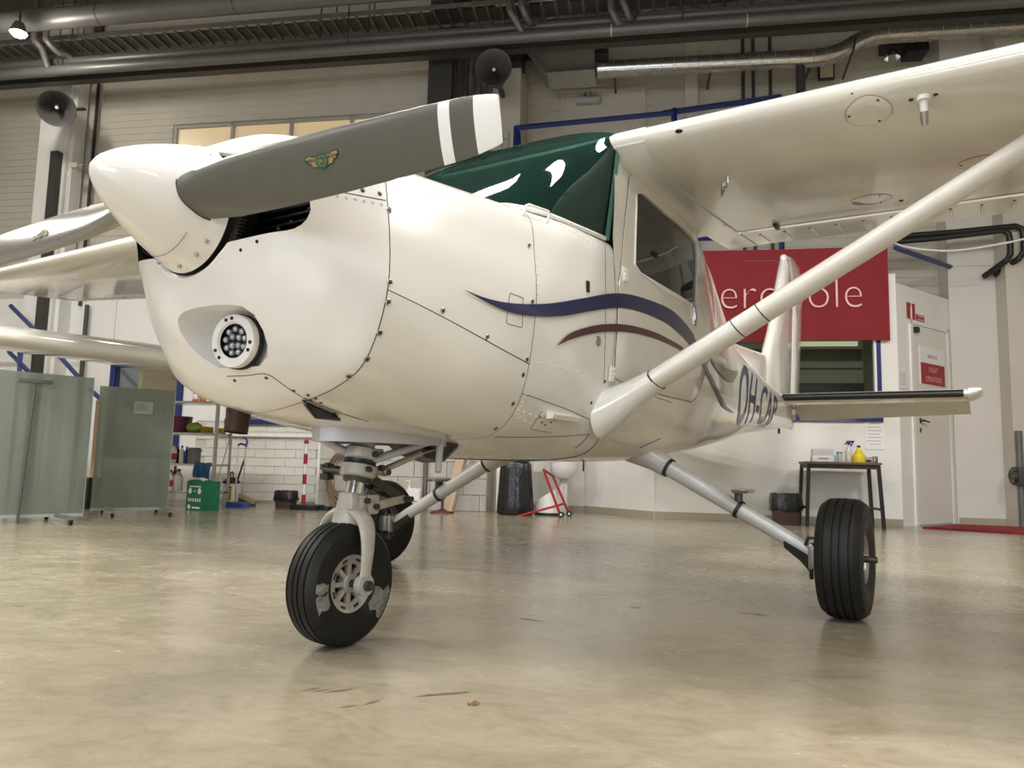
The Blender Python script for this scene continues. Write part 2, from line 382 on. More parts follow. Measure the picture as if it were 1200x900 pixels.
# small office room behind these windows
m = MB(); slab(m, -5.2, -.9, YO+.9, YO+.95, 0, ZS); slab(m, -5.2, -.9, YO+.1, YO+.9, ZS-.05, ZS); slab(m, -5.2, -5.15, YO+.1, YO+.9, 0, ZS); slab(m, -.95, -.9, YO+.1, YO+.9, 0, ZS)
struct(m, 'wall_office_rear', TANGLOW)
# --- grey block wall, stepping forward behind the nose wheel
yb = -.3; bx0, bx1, bz = H(374, 560, yb)[0], -.22, 2.68
wk = struct(slab(MB(), bx0, bx1, yb+.012, YO+.2, 0, bz), 'wall_block', MORTAR)
bh = .19; r = 0
while (r+1)*bh <= bz+.01:
    x = bx0-(.2 if r % 2 else 0)
    while x < bx1-.02:
        a, b = max(x, bx0), min(x+.4, bx1)
        if b-a > .03: brick(wk, 'block', (a+b)/2, yb+rng.uniform(-.002, .002), (r+.5)*bh, b-a-.007, .03, bh-.007, WALLG)
        x += .4
    r += 1
# white corner strip closing the step
slab(MB(), bx0-.03, bx0, yb, YO, 0, bz).build('corner_strip', WALLW, wk)
# --- recess, diagonal wall, office front with the banner
RX0, RX1, YR = -.2, .78, .35
YP = -.42; zr = 2.62
A0 = (H(684, 600, YR)[0], YR); A1 = (H(767, 600, YP)[0], YP); B1x = H(1058, 600, YP)[0]
wx0, wx1, wz0, wz1 = H(862, 450, YP)[0], H(1033, 450, YP)[0], H(1000, 492, YP)[2], H(1000, 390, YP)[2]+.45
def wall2(m, p, q, z0, z1, th=.1):
    d = Vector((q[0]-p[0], q[1]-p[1], 0)); n = Vector((-d.y, d.x, 0)).normalized()*th
    a, b = Vector((*p, 0)), Vector((*q, 0))
    m.loft([[v+Vector((0, 0, z)) for v in (a, b, b+n, a+n)] for z in (z0, z1)], True, True, True)
m = MB(); slab(m, RX0, A0[0], YR, YR+.1, 0, zr)
struct(m, 'wall_recess', WALLW)
m = MB(); wall2(m, A0, A1, 0, zr); struct(m, 'wall_corner', WALLW)
m = MB(); slab(m, A1[0], wx0, YP, YP+.1, 0, zr); slab(m, wx0, wx1, YP, YP+.1, 0, wz0); slab(m, wx0, wx1, YP, YP+.1, wz1, zr); slab(m, wx1, B1x, YP, YP+.1, 0, zr)
m.box((A1[0], YP-.004, zr/2), (.012, .012, zr))
struct(m, 'wall_office', WALLW)
C0 = (B1x, YP); C1 = (H(1121, 600, .48)[0], .48)
wc = MB(); wall2(wc, C0, C1, 0, zr); wc = struct(wc, 'wall_side', WALLW)
ca = math.atan2(C1[1]-C0[1], C1[0]-C0[0]); cl_ = math.hypot(C1[0]-C0[0], C1[1]-C0[1])
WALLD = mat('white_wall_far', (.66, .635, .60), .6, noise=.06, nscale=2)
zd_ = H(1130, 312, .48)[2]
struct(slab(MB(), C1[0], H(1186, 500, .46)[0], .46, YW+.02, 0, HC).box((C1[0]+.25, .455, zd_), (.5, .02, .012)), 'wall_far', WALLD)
struct(slab(MB(), H(1187, 500, .2)[0], 6.6, .2, YW, 0, HC), 'trim_5', WALLU)
struct(slab(MB(), RX0, A1[0], YP, YW, zr, zr+.1).box(((A1[0]+B1x)/2-.02, (YP+YW)/2, zr+.05), (B1x-A1[0]+.04, YW-YP, .1)), 'ceiling_office', WALLW)
# dark office interior behind the banner window
OLIVEGLOW = mat('olive_wall_glow', (.30, .29, .21), .7, emit=(.30, .29, .2), es=.16)  # weak emission on the wall stands in for light inside the room
m = MB(); slab(m, A1[0]+.1, B1x-.1, .50, .54, 0, zr); struct(m, 'wall_interior', OLIVEGLOW)
m = MB(); slab(m, wx1-.045, wx1, YP-.012, YP+.06, wz0, wz1); slab(m, wx0, wx0+.045, YP-.012, YP+.06, wz0, wz1); slab(m, wx0, wx1, YP-.03, YP+.06, wz0-.02, wz0+.05); slab(m, wx0, wx1, YP-.01, YP+.06, wz1-.05, wz1)
win4 = struct(m, 'window_4', BLUE)
xm = H(897, 410, YP)[0]
m = MB(); slab(m, xm-.02, xm+.02, YP-.01, YP+.05, wz0+.05, wz1-.05); slab(m, wx1-.07, wx1-.045, YP-.01, YP+.05, wz0+.05, wz1-.05); m.build('mullion', WHITE, win4)
slab(MB(), wx0+.04, wx1-.05, YP+.03, YP+.036, wz0+.05, wz1-.05).build('pane', bpy.data.materials['clear_glass'], win4)
zz0, zz1 = H(980, 458, .3)[2], H(980, 449, .3)[2]
slab(MB(), xm+.03, B1x-.15, .3, .49, zz0-.05, zz1).build('counter', BLACKP, win4)
zz2, zz3 = H(980, 420, .4)[2], H(980, 408, .4)[2]
slab(slab(MB(), xm, B1x-.12, .46, .495, zz2-.02, zz3), xm, B1x-.12, .48, .495, H(980, 432, .4)[2], H(980, 431, .4)[2]+.01).build('cornice', mat('olive_dark', (.15, .145, .11), .7), win4)
TUBE = mat('tube_lamp', (.7, .7, .5), .4, emit=(.85, .82, .55), es=.7)
a, b = H(930, 404, .2), H(1004, 403, .2)
slab(MB(), a[0], b[0], .15, .2, a[2]-.02, a[2]+.03).build('tube_lamp', TUBE, win4)
# baseboards
m = MB(); wall2(m, (A0[0], A0[1]-.012), (A1[0], A1[1]-.012), 0, .075, .012); slab(m, A1[0], B1x, YP-.012, YP, 0, .075); struct(m, 'baseboard_office', BASEB)
m = MB(); slab(m, C1[0]+.02, H(1186, 610, .45)[0], .445, .46, 0, .07); slab(m, RX0, A0[0], YR-.012, YR, 0, .07); struct(m, 'baseboard_back', BASEB)
# door in the side wall
mxC = T(C0[0], C0[1], 0) @ RZ(ca)
def onC(px, py): # along wall_side, height
    n = np.array([-math.sin(ca), math.cos(ca)]); d = ray(px, py); dl = np.array([d[:2]@E1, d[:2]@E2, d[2]]); c0 = np.array(C0)
    t = ((c0-_cl[:2])@n)/(dl[:2]@n); p = _cl+dl*t; return float((p[:2]-c0)@np.array([math.cos(ca), math.sin(ca)])), float(p[2])
s0, s1 = onC(1074, 560)[0], onC(1114, 560)[0]; dz = onC(1075, 382)[1]
def onCbox(m, a, b, z0, z1, d0, d1): m.prism([(a, -d1), (b, -d1), (b, -d0), (a, -d0)], z0, z1, mxC); return m
dr = struct(onCbox(MB(), s0, s1, .01, dz, 0, .012), 'door_1', mat('door_white', (.72, .70, .66), .45))
m = MB(); onCbox(m, s0-.06, s0-.005, 0, dz+.05, 0, .02); onCbox(m, s1+.005, s1+.06, 0, dz+.05, 0, .02); onCbox(m, s0-.06, s1+.06, dz+.005, dz+.05, 0, .02); m.build('door_frame', WALLW, dr)
hs, hz = onC(1077, 493)
m = MB(); m.cyl(mxC @ Vector((hs, -.012, hz)), mxC @ Vector((hs, -.06, hz)), .012); m.cyl(mxC @ Vector((hs, -.055, hz)), mxC @ Vector((hs+.12, -.055, hz-.01)), .009); onCbox(m, hs-.015, hs+.015, hz-.03, hz+.03, .01, .018); onCbox(m, hs-.015, hs+.015, hz-.13, hz-.08, .01, .018)
m.build('door_handle', DARKST, dr)
a, b = onC(1068, 386)
onCbox(MB(), a+.02, a+.09, b-.03, b+.03, .01, .05).build('door_closer', BLACKP, dr)
# sign board on the door: white header over a red panel
a0, z1s = onC(1075.5, 405); a1, z0s = onC(1106, 455); zm = onC(1075.5, 423)[1]
sg = thing('door_sign', 'white and red sign reading FLIGHT OPERATIONS on the white side door', 'sign', *(mxC @ Vector(((a0+a1)/2, -.02, (z0s+z1s)/2)))[:3], rz=ca)
hw = (a1-a0)/2; zc = (z0s+z1s)/2
MB().box((0, .005, 0), (hw*2, .006, z1s-z0s)).build('sign_sheet', PAPER, sg)
MB().box((0, 0, (z0s+zm-.0)/2-zc), (hw*1.9, .006, zm-z0s-.02)).build('red_panel', RED, sg)
sp = T(0, -.005, 0) @ RX(PI/2)
def wtxt(body, size, x, z, m_, par, y=-.005, sx=1, off=0): return lettering('lettering', body, size, m_, par, T(x, y, z) @ RX(PI/2), sx, off, 'CENTER')
zp = (z0s+zm)/2-zc
wtxt('FLIGHT', .085, 0, zp+.02, LETTER, sg, sx=.75); wtxt('OPERATIONS', .085, 0, zp-.085, LETTER, sg, sx=.75)
wtxt('AEROPOLE', .06, 0, zm-zc+.05, RED, sg, .001, .8)
# extinguisher signs
def csign(name, label, x0, y0, x1, y1, m_, grp=None):
    a0, t1 = onC(x0, y0); a1, t0 = onC(x1, y1)
    o = thing(name, label, 'sign', *(mxC @ Vector(((a0+a1)/2, -.004, (t0+t1)/2)))[:3], rz=ca, group=grp)
    MB().box((0, 0, 0), (a1-a0, .006, t1-t0)).build('sign_plate', m_, o); return o, a1-a0, t1-t0
o, ww, hh = csign('extinguisher_sign', 'tall red sign with white extinguisher picture above the side door', 1062, 354, 1072, 375, RED)
MB().prism([(-.018, -.11), (.018, -.11), (.018, .04), (.008, .06), (.008, .09), (-.008, .09), (-.008, .06), (-.018, .04)], 0, .002, T(-.0, -.0035, 0) @ RX(PI/2)).build('pictogram', WHITE, o)
o, ww, hh = csign('instruction_sign', 'small red landscape sign beside the extinguisher picture', 1073, 368, 1082.5, 378, RED)
for k in range(2): MB().box((0, -.004, .02-.04*k), (ww*.7, .001, .012)).build('text_line', LETTER, o)
o, ww, hh = csign('wall_notice', 'white printed notice taped left of the side door', 1052, 432, 1064, 456, PAPER)
for k in range(6): MB().box((-.01, -.004, .06-.025*k), (ww*.6, .001, .005)).build('text_line', INK, o)
# ================================================================== AEROPLANE (world axes: X forward, Y to its left, Z up; firewall at X=0)
AP = thing('light_airplane', 'white high-wing single-engine light airplane with grey propeller, navy and maroon stripes', 'airplane', world=(0, 0, 0))
FWD = {
 0.86: [(0,.972),(.045,.978),(.085,.992),(.12,1.015),(.175,1.06),(.245,1.15),(.232,1.235),(.13,1.29),(0,1.302)],
 0.83: [(0,.862),(.06,.87),(.11,.89),(.17,.935),(.235,1.015),(.31,1.15),(.288,1.255),(.165,1.322),(0,1.335)],
 0.785: [(0,.787),(.07,.80),(.145,.828),(.225,.885),(.305,.99),(.36,1.155),(.33,1.27),(.19,1.342),(0,1.354)],
 0.72: [(0,0.717),(0.1012,0.732),(0.2024,0.767),(0.2935,0.827),(0.3846,0.972),(0.3947,1.162),(0.3593,1.287),(0.2024,1.353),(0,1.363)],
 0.62: [(0,0.668),(0.1537,0.69),(0.2921,0.73),(0.3844,0.798),(0.4407,0.963),(0.4305,1.158),(0.3874,1.288),(0.2255,1.344),(0,1.354)],
 0.0: [(0,.622),(.2,.622),(.355,.645),(.448,.77),(.488,1.01),(.48,1.19),(.452,1.325),(.33,1.37),(0,1.378)],
 -0.5: [(0,.567),(.272,.573),(.412,.617),(.485,.755),(.510,1.0),(.499,1.24),(.478,1.366),(.37,1.390),(0,1.394)],
 -0.3: [(0,.603),(.24,.604),(.392,.64),(.474,.768),(0.503,1.008),(0.495,1.218),(0.472,1.355),(0.37,1.385),(0,1.394)],
 -0.6: [(0,0.56),(0.28,0.567),(0.42,0.61),(0.488,0.75),(0.515,1),(0.503,1.25),(0.484,1.372),(0.37,1.392),(0,1.396)]}
CAB = {
 -0.4: [(0,0.567),(0.27,0.573),(0.41,0.62),(0.48,0.76),(0.507,1.005),(0.49,1.38),(0.445,1.76),(0.36,1.86),(0,1.89)],
 -0.6: [(0,0.56),(0.28,0.567),(0.42,0.61),(0.488,0.75),(0.515,1),(0.495,1.38),(0.445,1.76),(0.36,1.86),(0,1.89)],
 -1.1: [(0,0.567),(0.28,0.574),(0.42,0.619),(0.488,0.754),(0.515,1.004),(0.495,1.384),(0.445,1.764),(0.36,1.864),(0,1.894)],
 -1.7: [(0,0.611),(0.26,0.618),(0.39,0.663),(0.46,0.798),(0.485,1.028),(0.46,1.388),(0.405,1.748),(0.32,1.848),(0,1.878)],
 -2.3: [(0,0.663),(0.22,0.672),(0.33,0.725),(0.39,0.855),(0.405,1.055),(0.36,1.395),(0.29,1.715),(0.2,1.835),(0,1.865)],
 -2.8: [(0,0.714),(0.17,0.722),(0.285,0.775),(0.333,0.882),(0.338,1.062),(0.328,1.26),(0.24,1.44),(0.12,1.592),(0,1.632)],
 -3.5: [(0,0.799),(0.13,0.807),(0.2,0.852),(0.256,0.925),(0.26,1.082),(0.256,1.212),(0.195,1.327),(0.1,1.382),(0,1.412)],
 -4.3: [(0,0.865),(0.08,0.873),(0.135,0.91),(0.17,0.975),(0.178,1.085),(0.168,1.175),(0.135,1.245),(0.07,1.275),(0,1.29)],
 -5.0: [(0,0.922),(0.05,0.927),(0.08,0.957),(0.1,1.007),(0.105,1.087),(0.098,1.157),(0.075,1.217),(0.04,1.237),(0,1.247)],
 -5.45: [(0,0.96),(0.03,0.965),(0.05,0.98),(0.06,1.02),(0.065,1.09),(0.06,1.15),(0.045,1.19),(0.02,1.205),(0,1.21)],
 -5.6: [(0,0.99),(0.015,0.993),(0.025,1.005),(0.03,1.03),(0.032,1.09),(0.03,1.13),(0.02,1.16),(0.01,1.17),(0,1.175)]}
class Surf:
    def __init__(s, st):
        s.x = np.array(sorted(st)); s.p = np.array([st[k] for k in s.x], float)
        h = np.diff(s.x)[:, None, None]; d = np.diff(s.p, axis=0)/h
        m = np.zeros_like(s.p); m[0] = d[0]; m[-1] = d[-1]
        for i in range(1, len(s.x)-1):
            w1, w2 = 2*h[i]+h[i-1], h[i]+2*h[i-1]; same = d[i-1]*d[i] > 0
            m[i] = np.where(same, (w1+w2)/(w1/np.where(same, d[i-1], 1)+w2/np.where(same, d[i], 1)), 0)
        s.m = m
    def ctrl(s, X):
        X = min(max(X, s.x[0]), s.x[-1]); i = min(max(np.searchsorted(s.x, X)-1, 0), len(s.x)-2); h = s.x[i+1]-s.x[i]; t = (X-s.x[i])/h
        return (1+2*t)*(1-t)**2*s.p[i]+t*(1-t)**2*h*s.m[i]+t*t*(3-2*t)*s.p[i+1]+t*t*(t-1)*h*s.m[i+1]
    def P(s, X, v, side=1):
        c = s.ctrl(X); u = min(max(v, 0), 1)*8; i = min(int(u), 7); t = u-i
        p1, p2 = c[i], c[i+1]
        p0 = c[i-1] if i > 0 else np.array([-c[1][0], c[1][1]]); p3 = c[i+2] if i < 7 else np.array([-c[7][0], c[7][1]])
        q = .5*(2*p1+(p2-p0)*t+(2*p0-5*p1+4*p2-p3)*t*t+(3*p1-p0-3*p2+p3)*t**3)
        return np.array([X, side*q[0], q[1]])
    def N(s, X, v, side=1):
        e = 1e-3; a = s.P(X+e, v, side)-s.P(X-e, v, side); b = s.P(X, min(v+e, 1), side)-s.P(X, max(v-e, 0), side)
        n = -np.cross(a, b)*side; n /= (np.linalg.norm(n)+1e-12)
        return n
    def vz(s, X, z):
        lo, hi = 0., 1.
        for _ in range(24):
            m_ = (lo+hi)/2
            if s.P(X, m_)[2] < z: lo = m_
            else: hi = m_
        return lo
    def off(s, X, v, side=1, o=0): return Vector(s.P(X, v, side)+s.N(X, v, side)*o)
    def table(s, xa, xb):
        s.tx = np.linspace(xa, xb, 160); s.tv = np.linspace(0, 1, 90)
        P = np.array([[s.P(x, v) for v in s.tv] for x in s.tx]); d = P-CAM; z = d@FW
        s.tu = np.stack([600+FPX*(d@CR)/z, 450-FPX*(d@CU)/z], -1); s.td = z
    def hit(s, px, py): # picture point -> (X, v) on the left skin
        d = np.hypot(s.tu[..., 0]-px, s.tu[..., 1]-py); d = d+np.where(d < 14, s.td*8, s.td*8+100)
        i, j = np.unravel_index(np.argmin(d), d.shape); X, v = s.tx[i], s.tv[j]
        for _ in range(6):
            p = np.array(prj(s.P(X, v))); e = np.array([px, py])-p
            J = np.stack([(np.array(prj(s.P(X+1e-4, v)))-p)/1e-4, (np.array(prj(s.P(X, v+1e-4)))-p)/1e-4], 1)
            try: dx = np.linalg.solve(J, e)
            except Exception: break
            k = min(1, .1/max(abs(dx[0]), 1e-9), .05/max(abs(dx[1]), 1e-9)); X += dx[0]*k; v = min(max(v+dx[1]*k, 0), 1)
        return X, v
SF, SC = Surf(FWD), Surf(CAB)
SF.table(-.53, .85); SC.table(-5.55, -.52)
def skin(px, py):
    X, v = SF.hit(px, py); p = prj(SF.P(X, v))
    if X > -.53 and math.hypot(p[0]-px, p[1]-py) < 2: return SF, X, v
    X, v = SC.hit(px, py); return SC, X, v
def on(px, py, o=.002): s, X, v = skin(px, py); return s.off(X, v, 1, o)
def dens(pts, n):
    P = [np.array(p, float) for p in pts]; L_ = [0]
    for a, b in zip(P, P[1:]): L_.append(L_[-1]+np.linalg.norm(b-a))
    out = []
    for k in range(n):
        t = L_[-1]*k/(n-1); i = max(0, min(len(P)-2, int(np.searchsorted(L_, t))-1)); h = max(L_[i+1]-L_[i], 1e-9); u = (t-L_[i])/h
        p0, p1, p2, p3 = P[max(i-1, 0)], P[i], P[i+1], P[min(i+2, len(P)-1)]
        out.append(.5*(2*p1+(p2-p0)*u+(2*p0-5*p1+4*p2-p3)*u*u+(3*p1-p0-3*p2+p3)*u**3))
    return out
def lin(pts, n):
    P = [np.array(p, float) for p in pts]; L_ = [0]
    for a, b in zip(P, P[1:]): L_.append(L_[-1]+np.linalg.norm(b-a))
    return [np.array([np.interp(L_[-1]*k/(n-1), L_, [p[d] for p in P]) for d in range(len(P[0]))]) for k in range(n)]
def strip(name, up, lo, m_, par, n=26, rows=3, o=.0055):
    U, Lo = dens(up, n), dens(lo, n); g = []
    for k in range(rows+1): g.append([on(*(U[i]*(1-k/rows)+Lo[i]*k/rows), o) for i in range(n)])
    return MB().grid(g).build(name, m_, par)
def seam(name, pts, par, r=.0012, n=24, m_=None, o=.0004, smooth=True):
    P = (dens if smooth else lin)(pts, n); return MB().tube([on(*p, o) for p in P], r, 5).build(name, m_ or SEAM, par)
# ---------------------------------------------------------------- skins
def vgrid(s, X, v0, v1, n, side=1, o=0): return [s.off(X, v0+(v1-v0)*k/n, side, o) for k in range(n+1)]
def full(s, X, n=44, o=0):
    a = [Vector(s.P(X, k/n, 1)) for k in range(n+1)]; b = [Vector(s.P(X, k/n, -1)) for k in range(n-1, 0, -1)]
    return a+b
# nose bowl: closed solid with a dark throat behind the spinner, inlets and lamp recess cut in
nb = MB(); rings = [full(SF, X) for X in np.linspace(.6215, .86, 26)]
cc = Vector((0, 0, 1.14)); last = rings[-1]
def shr(X, k): return [Vector((X, (p.y)*k, cc.z+(p.z-cc.z)*k)) for p in last]
rings += [shr(.8635, .97), shr(.8635, .93), shr(.857, .89)]
nb.loft(rings, True, True, False)
nb.loft([shr(.857, .89), shr(.76, .86)], True, False, True, mi=1)
bmesh.ops.remove_doubles(nb.bm, verts=nb.bm.verts[:], dist=1e-5)
nose = nb.build('nose_bowl', [PAINT2, BLACK], AP, ang=40)
def cutter(poly, x0, x1, mi, taper=1.0, cen=None):
    m = MB(); c = cen or (sum(p[0] for p in poly)/len(poly), sum(p[1] for p in poly)/len(poly))
    m.loft([[Vector((x, c[0]+(y-c[0])*k, c[1]+(z-c[1])*k)) for y, z in poly] for x, k in ((x0, taper), (x1, 1))], True, True, True, mi)
    return m.build('cut', [PAINT2, BLACK])
def rrect(y0, y1, z0, z1, r, n=5):
    P = []
    for cx, cz, a in ((y1-r, z1-r, 0), (y0+r, z1-r, PI/2), (y0+r, z0+r, PI), (y1-r, z0+r, 1.5*PI)):
        for k in range(n+1): P.append((cx+r*math.cos(a+PI/2*k/n), cz+r*math.sin(a+PI/2*k/n)))
    return P
cuts = []
for sd in (1, -1):
    P = [(sd*y, z+(.14*(y-.14) if z < 1.14 else .02*(y-.09))) for y, z in rrect(.09, .348, 1.050, 1.225, .05)]
    cuts.append(cutter(P if sd > 0 else P[::-1], .66, 1.2, 1))
# landing lamp recess, an egg-shaped pocket
LX = .745
egg_px = [(208, 374), (214, 366), (228, 361), (250, 358), (268, 357), (284, 359), (298, 369), (309, 388), (314, 405), (314, 418), (304, 429), (284, 431), (258, 431), (238, 420), (222, 405), (211, 388)]
def first_hit(px, py): # first point of the nose skin along a picture ray, either side of the centre line
    for X in np.linspace(.858, .6, 260):
        P = onX(px, py, X); q = SF.P(X, SF.vz(X, P[2]))
        if abs(P[1]) <= q[1] and SF.P(X, 0)[2] < P[2]: return Vector(P)
    return Vector(onX(px, py, .7))
egg = [first_hit(*p) for p in egg_px]
m = MB()
inner = [Vector((LX-.012, p.y*.86+.006, .828+(p.z-.828)*.92)) for p in egg]
outer = [Vector((p.x+.15, p.y+(p.y-i.y)*min(1.6, .15/max(p.x-i.x, .05)), p.z+(p.z-i.z)*min(1.6, .15/max(p.x-i.x, .05)))) for p, i in zip(egg, inner)]
m.loft([inner, egg, outer], True, True, True, 0)
cuts.append(m.build('cut', [PAINT2, BLACK]))
baked_boolean(nose, cuts)
# cowl: upper and lower halves, split along the fastener line
def vsplit(X): z = .853+(X/.62)*(.958-.853); return SF.vz(X, z)
xs = np.linspace(.0015, .6185, 20)
def halfshell(v0f, v1f, both_top):
    rows = []
    for X in xs:
        v0, v1 = v0f(X), v1f(X); n = 26
        a = [SF.off(X, v0+(v1-v0)*k/n, 1) for k in range(n+1)]; b = [SF.off(X, v0+(v1-v0)*k/n, -1) for k in range(n+1)]
        rows.append(a+b[::-1][1:] if both_top else b[::-1]+a[1:])
    return rows
g = .0008
MB().grid(halfshell(lambda X: vsplit(X)+g, lambda X: 1, True)).build('upper_cowl', PAINT, AP)
MB().grid(halfshell(lambda X: 0, lambda X: vsplit(X)-g, False)).build('lower_cowl', PAINT, AP)
m = MB(); m.loft([[Vector((p.x, p.y*.99, 1.0+(p.z-1.0)*.988)) for p in full(SF, X)] for X in (-.01, .2, .4, .63)], True, True, True)
m.build('cowl_liner', BLACK, AP)
# forward fuselage (boot cowl) with the deck under the windshield
m = MB(); m.loft([full(SF, X) for X in np.linspace(-.545, -.0015, 18)], True, False, False); m.build('boot_cowl', PAINT, AP)
# cabin and tail cone
ZW = 1.39
def Xf(v):
    z = SC.P(-.56, v)[2]
    return -.54-(max(0, z-ZW)/(1.86-ZW))*.13
nv = 60; tt = np.concatenate([np.linspace(0, .36, 74), np.linspace(.36, 1, 50)[1:]])
def cabrow(t):
    a = []
    for sd in (1, -1):
        r_ = []
        for k in range(nv+1):
            v = k/nv; x0 = Xf(v); r_.append(Vector(SC.P(x0+(-5.6-x0)*t, v, sd)))
        a.append(r_)
    return a[0]+a[1][-2:0:-1]
# door window outlines, as (X, z) on the left skin
def xz(px, py): s, X, v = skin(px, py); p = s.P(X, v); return (p[0], p[2])
glass_px = [(745, 228), (750, 226), (780, 252), (811, 280), (815, 288), (815.5, 330), (815, 353), (811, 358), (780, 338), (748, 319), (743, 312), (744, 270)]
door_px = [(737, 206), (742, 204), (780, 238), (821, 273), (827, 300), (833, 340), (835, 380), (826, 440), (812, 472), (775, 463), (722, 447), (717, 440), (724, 340), (731, 265)]
win_xz = [xz(*p) for p in glass_px]; door_xz = [xz(*p) for p in door_px]
wc_ = (sum(p[0] for p in win_xz)/len(win_xz), sum(p[1] for p in win_xz)/len(win_xz))
def inpoly(x, y, P):
    c = False
    for (x1, y1), (x2, y2) in zip(P, P[1:]+P[:1]):
        if (y1 > y) != (y2 > y) and x < (x2-x1)*(y-y1)/(y2-y1)+x1: c = not c
    return c
grow = [(wc_[0]+(x-wc_[0])*1.09, wc_[1]+(z-wc_[1])*1.09) for x, z in win_xz]
m = MB(); m.loft([cabrow(t) for t in tt], True, False, True)
bmesh.ops.delete(m.bm, geom=[f for f in m.bm.faces if inpoly(f.calc_center_median().x, f.calc_center_median().z, grow)], context='FACES')
m.build('fuselage', SKIN, AP, ang=50)
# doors, each a rim around its window, with hinges and handle
def polyring(P, c, n=72):
    out = []
    for k in range(n):
        a = 2*PI*k/n; dx, dz = math.cos(a), math.sin(a); best = None
        for (x1, y1), (x2, y2) in zip(P, P[1:]+P[:1]):
            ex, ey = x2-x1, y2-y1; den = dx*ey-dz*ex
            if abs(den) < 1e-9: continue
            t = ((x1-c[0])*ey-(y1-c[1])*ex)/den; u = ((x1-c[0])*dz-(y1-c[1])*dx)/den
            if t > 0 and -1e-6 <= u <= 1+1e-6: best = t if best is None else max(best, t)
        out.append((c[0]+dx*best, c[1]+dz*best))
    return out
RI, RO = polyring(win_xz, wc_), polyring(door_xz, wc_)
def skinXZ(X, z, sd, o): return SC.off(X, SC.vz(X, z), sd, o)
def ringpt(i, t): a, b = RI[i], RO[i]; return (a[0]+(b[0]-a[0])*t, a[1]+(b[1]-a[1])*t)
for sd in (1, -1):
    m = MB(); rr = []
    rr.append([skinXZ(*ringpt(i, .01), sd, -.012) for i in range(72)])
    for t in (0, .02, .25, .5, .75, .985, 1): rr.append([skinXZ(*ringpt(i, t), sd, .0035 if t < 1 else -.001) for i in range(72)])
    m.loft(rr, True); door = m.build('cabin_door', SKIN, AP, ang=40)
    m = MB(); rr = []
    for t, o in ((0, .004), (.0, .008), (.045, .008), (.05, .003)): rr.append([skinXZ(*ringpt(i, t), sd, o) for i in range(72)])
    m.loft(rr, True).build('window_frame', PAINT2, door)
    m = MB(); c3 = skinXZ(*wc_, sd, -.004); rr = [[skinXZ(wc_[0]+(x-wc_[0])*k, wc_[1]+(z-wc_[1])*k, sd, -.004) for x, z in RI] for k in (.02, .35, .7, 1.01)]
    m.loft(rr, True, True); m.build('window_pane', WING_, door)
    if sd == 1:
        m = MB(); m.tube([skinXZ(*ringpt(i, 1), 1, .001) for i in range(72)], .0012, 5, closed=True); m.build('door_gap', SEAM, door)
        for (px, py) in ((731, 322), (715, 435)):
            s_, X, v = skin(px, py); n = Vector(SC.N(X, v)); p = SC.off(X, v, 1, .006); u = Vector((0, 0, 1)); f_ = u.cross(n).normalized(); u = n.cross(f_)
            R = Matrix((f_, u, n)).transposed()
            h = MB(); h.box(p, (.034, .058, .008), R, bev=.002)
            for kk in range(3):
                for sx_ in (-.009, .009): h.ball(p+f_*sx_+u*(kk-1)*.017+n*.004, .0042, u=8, v=5)
            h.build('door_hinge', STRUTP, door)
        s_, X, v = skin(812, 368); n = Vector(SC.N(X, v)); p = SC.off(X, v, 1, .006); u = Vector((0, 0, 1)); f_ = u.cross(n).normalized(); u = n.cross(f_); R = Matrix((f_, u, n)).transposed()
        MB().box(p, (.05, .11, .006), R, bev=.002).box(p+n*.005, (.03, .07, .008), R, bev=.003).build('door_handle', STEEL, door)
# cabin interior: seats, panel, deck shade
for sd in (1, -1):
    s_ = MB().box((-1.15, sd*.24, .92), (.44, .38, .12), bev=.03).box((-1.42, sd*.24, 1.25), (.12, .38, .62), RY(.22), bev=.04); s_.build('seat', SEATM, AP)
MB().box((-.60, 0, 1.22), (.08, .92, .26), bev=.02).build('instrument_panel', BLACKP, AP)
# windshield
WB_ = [np.array(p) for p in ((.012, 0, 1.380), (.01, .17, 1.378), (-.012, .318, 1.376), (-.04, .375, 1.374), (-.145, .430, 1.372), (-.334, .452, 1.378), (-.53, .466, 1.386))]
def wbase(s):
    a = abs(s)*(len(WB_)-1); i = min(int(a), len(WB_)-2); t = a-i; q = lambda k: WB_[k] if k >= 0 else WB_[-k]*np.array([1, -1, 1])
    p0, p1, p2, p3 = q(i-1), q(i), q(i+1), WB_[min(i+2, len(WB_)-1)]
    p = .5*(2*p1+(p2-p0)*t+(2*p0-5*p1+4*p2-p3)*t*t+(3*p1-p0-3*p2+p3)*t**3)
    return Vector((p[0], math.copysign(p[1], s), p[2]+.004))
def wtop(s): y = .452*math.copysign(1-(1-abs(s))**1.25, s); return Vector((-.64-.03*abs(s)**6, y, 1.90-.045*abs(s)**2.2))
def wsh(s, t, o=0):
    a, b = wbase(s), wtop(s); p = a.lerp(b, t); d = Vector((1, .35*s, .55)).normalized(); return p+d*(.055*4*t*(1-t)*(1-abs(s)**4)+o)
S_ = [math.copysign(1-(1-abs(q))**1.0, q) for q in np.linspace(-1, 1, 49)]
m = MB().grid([[wsh(s, t) for s in S_] for t in np.linspace(0, 1, 18)]); ws = m.build('windshield', GREENG, AP, ang=60)
m = MB(); m.tube([wsh(s, 0, .004) for s in S_], .009, 6); m.build('windshield_rim', PAINT, AP)
m = MB(); m.grid([[wsh(1, t, .002)+Vector((dx, .004, 0)) for dx in (.006, -.012, -.03)] for t in np.linspace(0, 1, 12)]); m.build('post_strip', GREENC, AP)
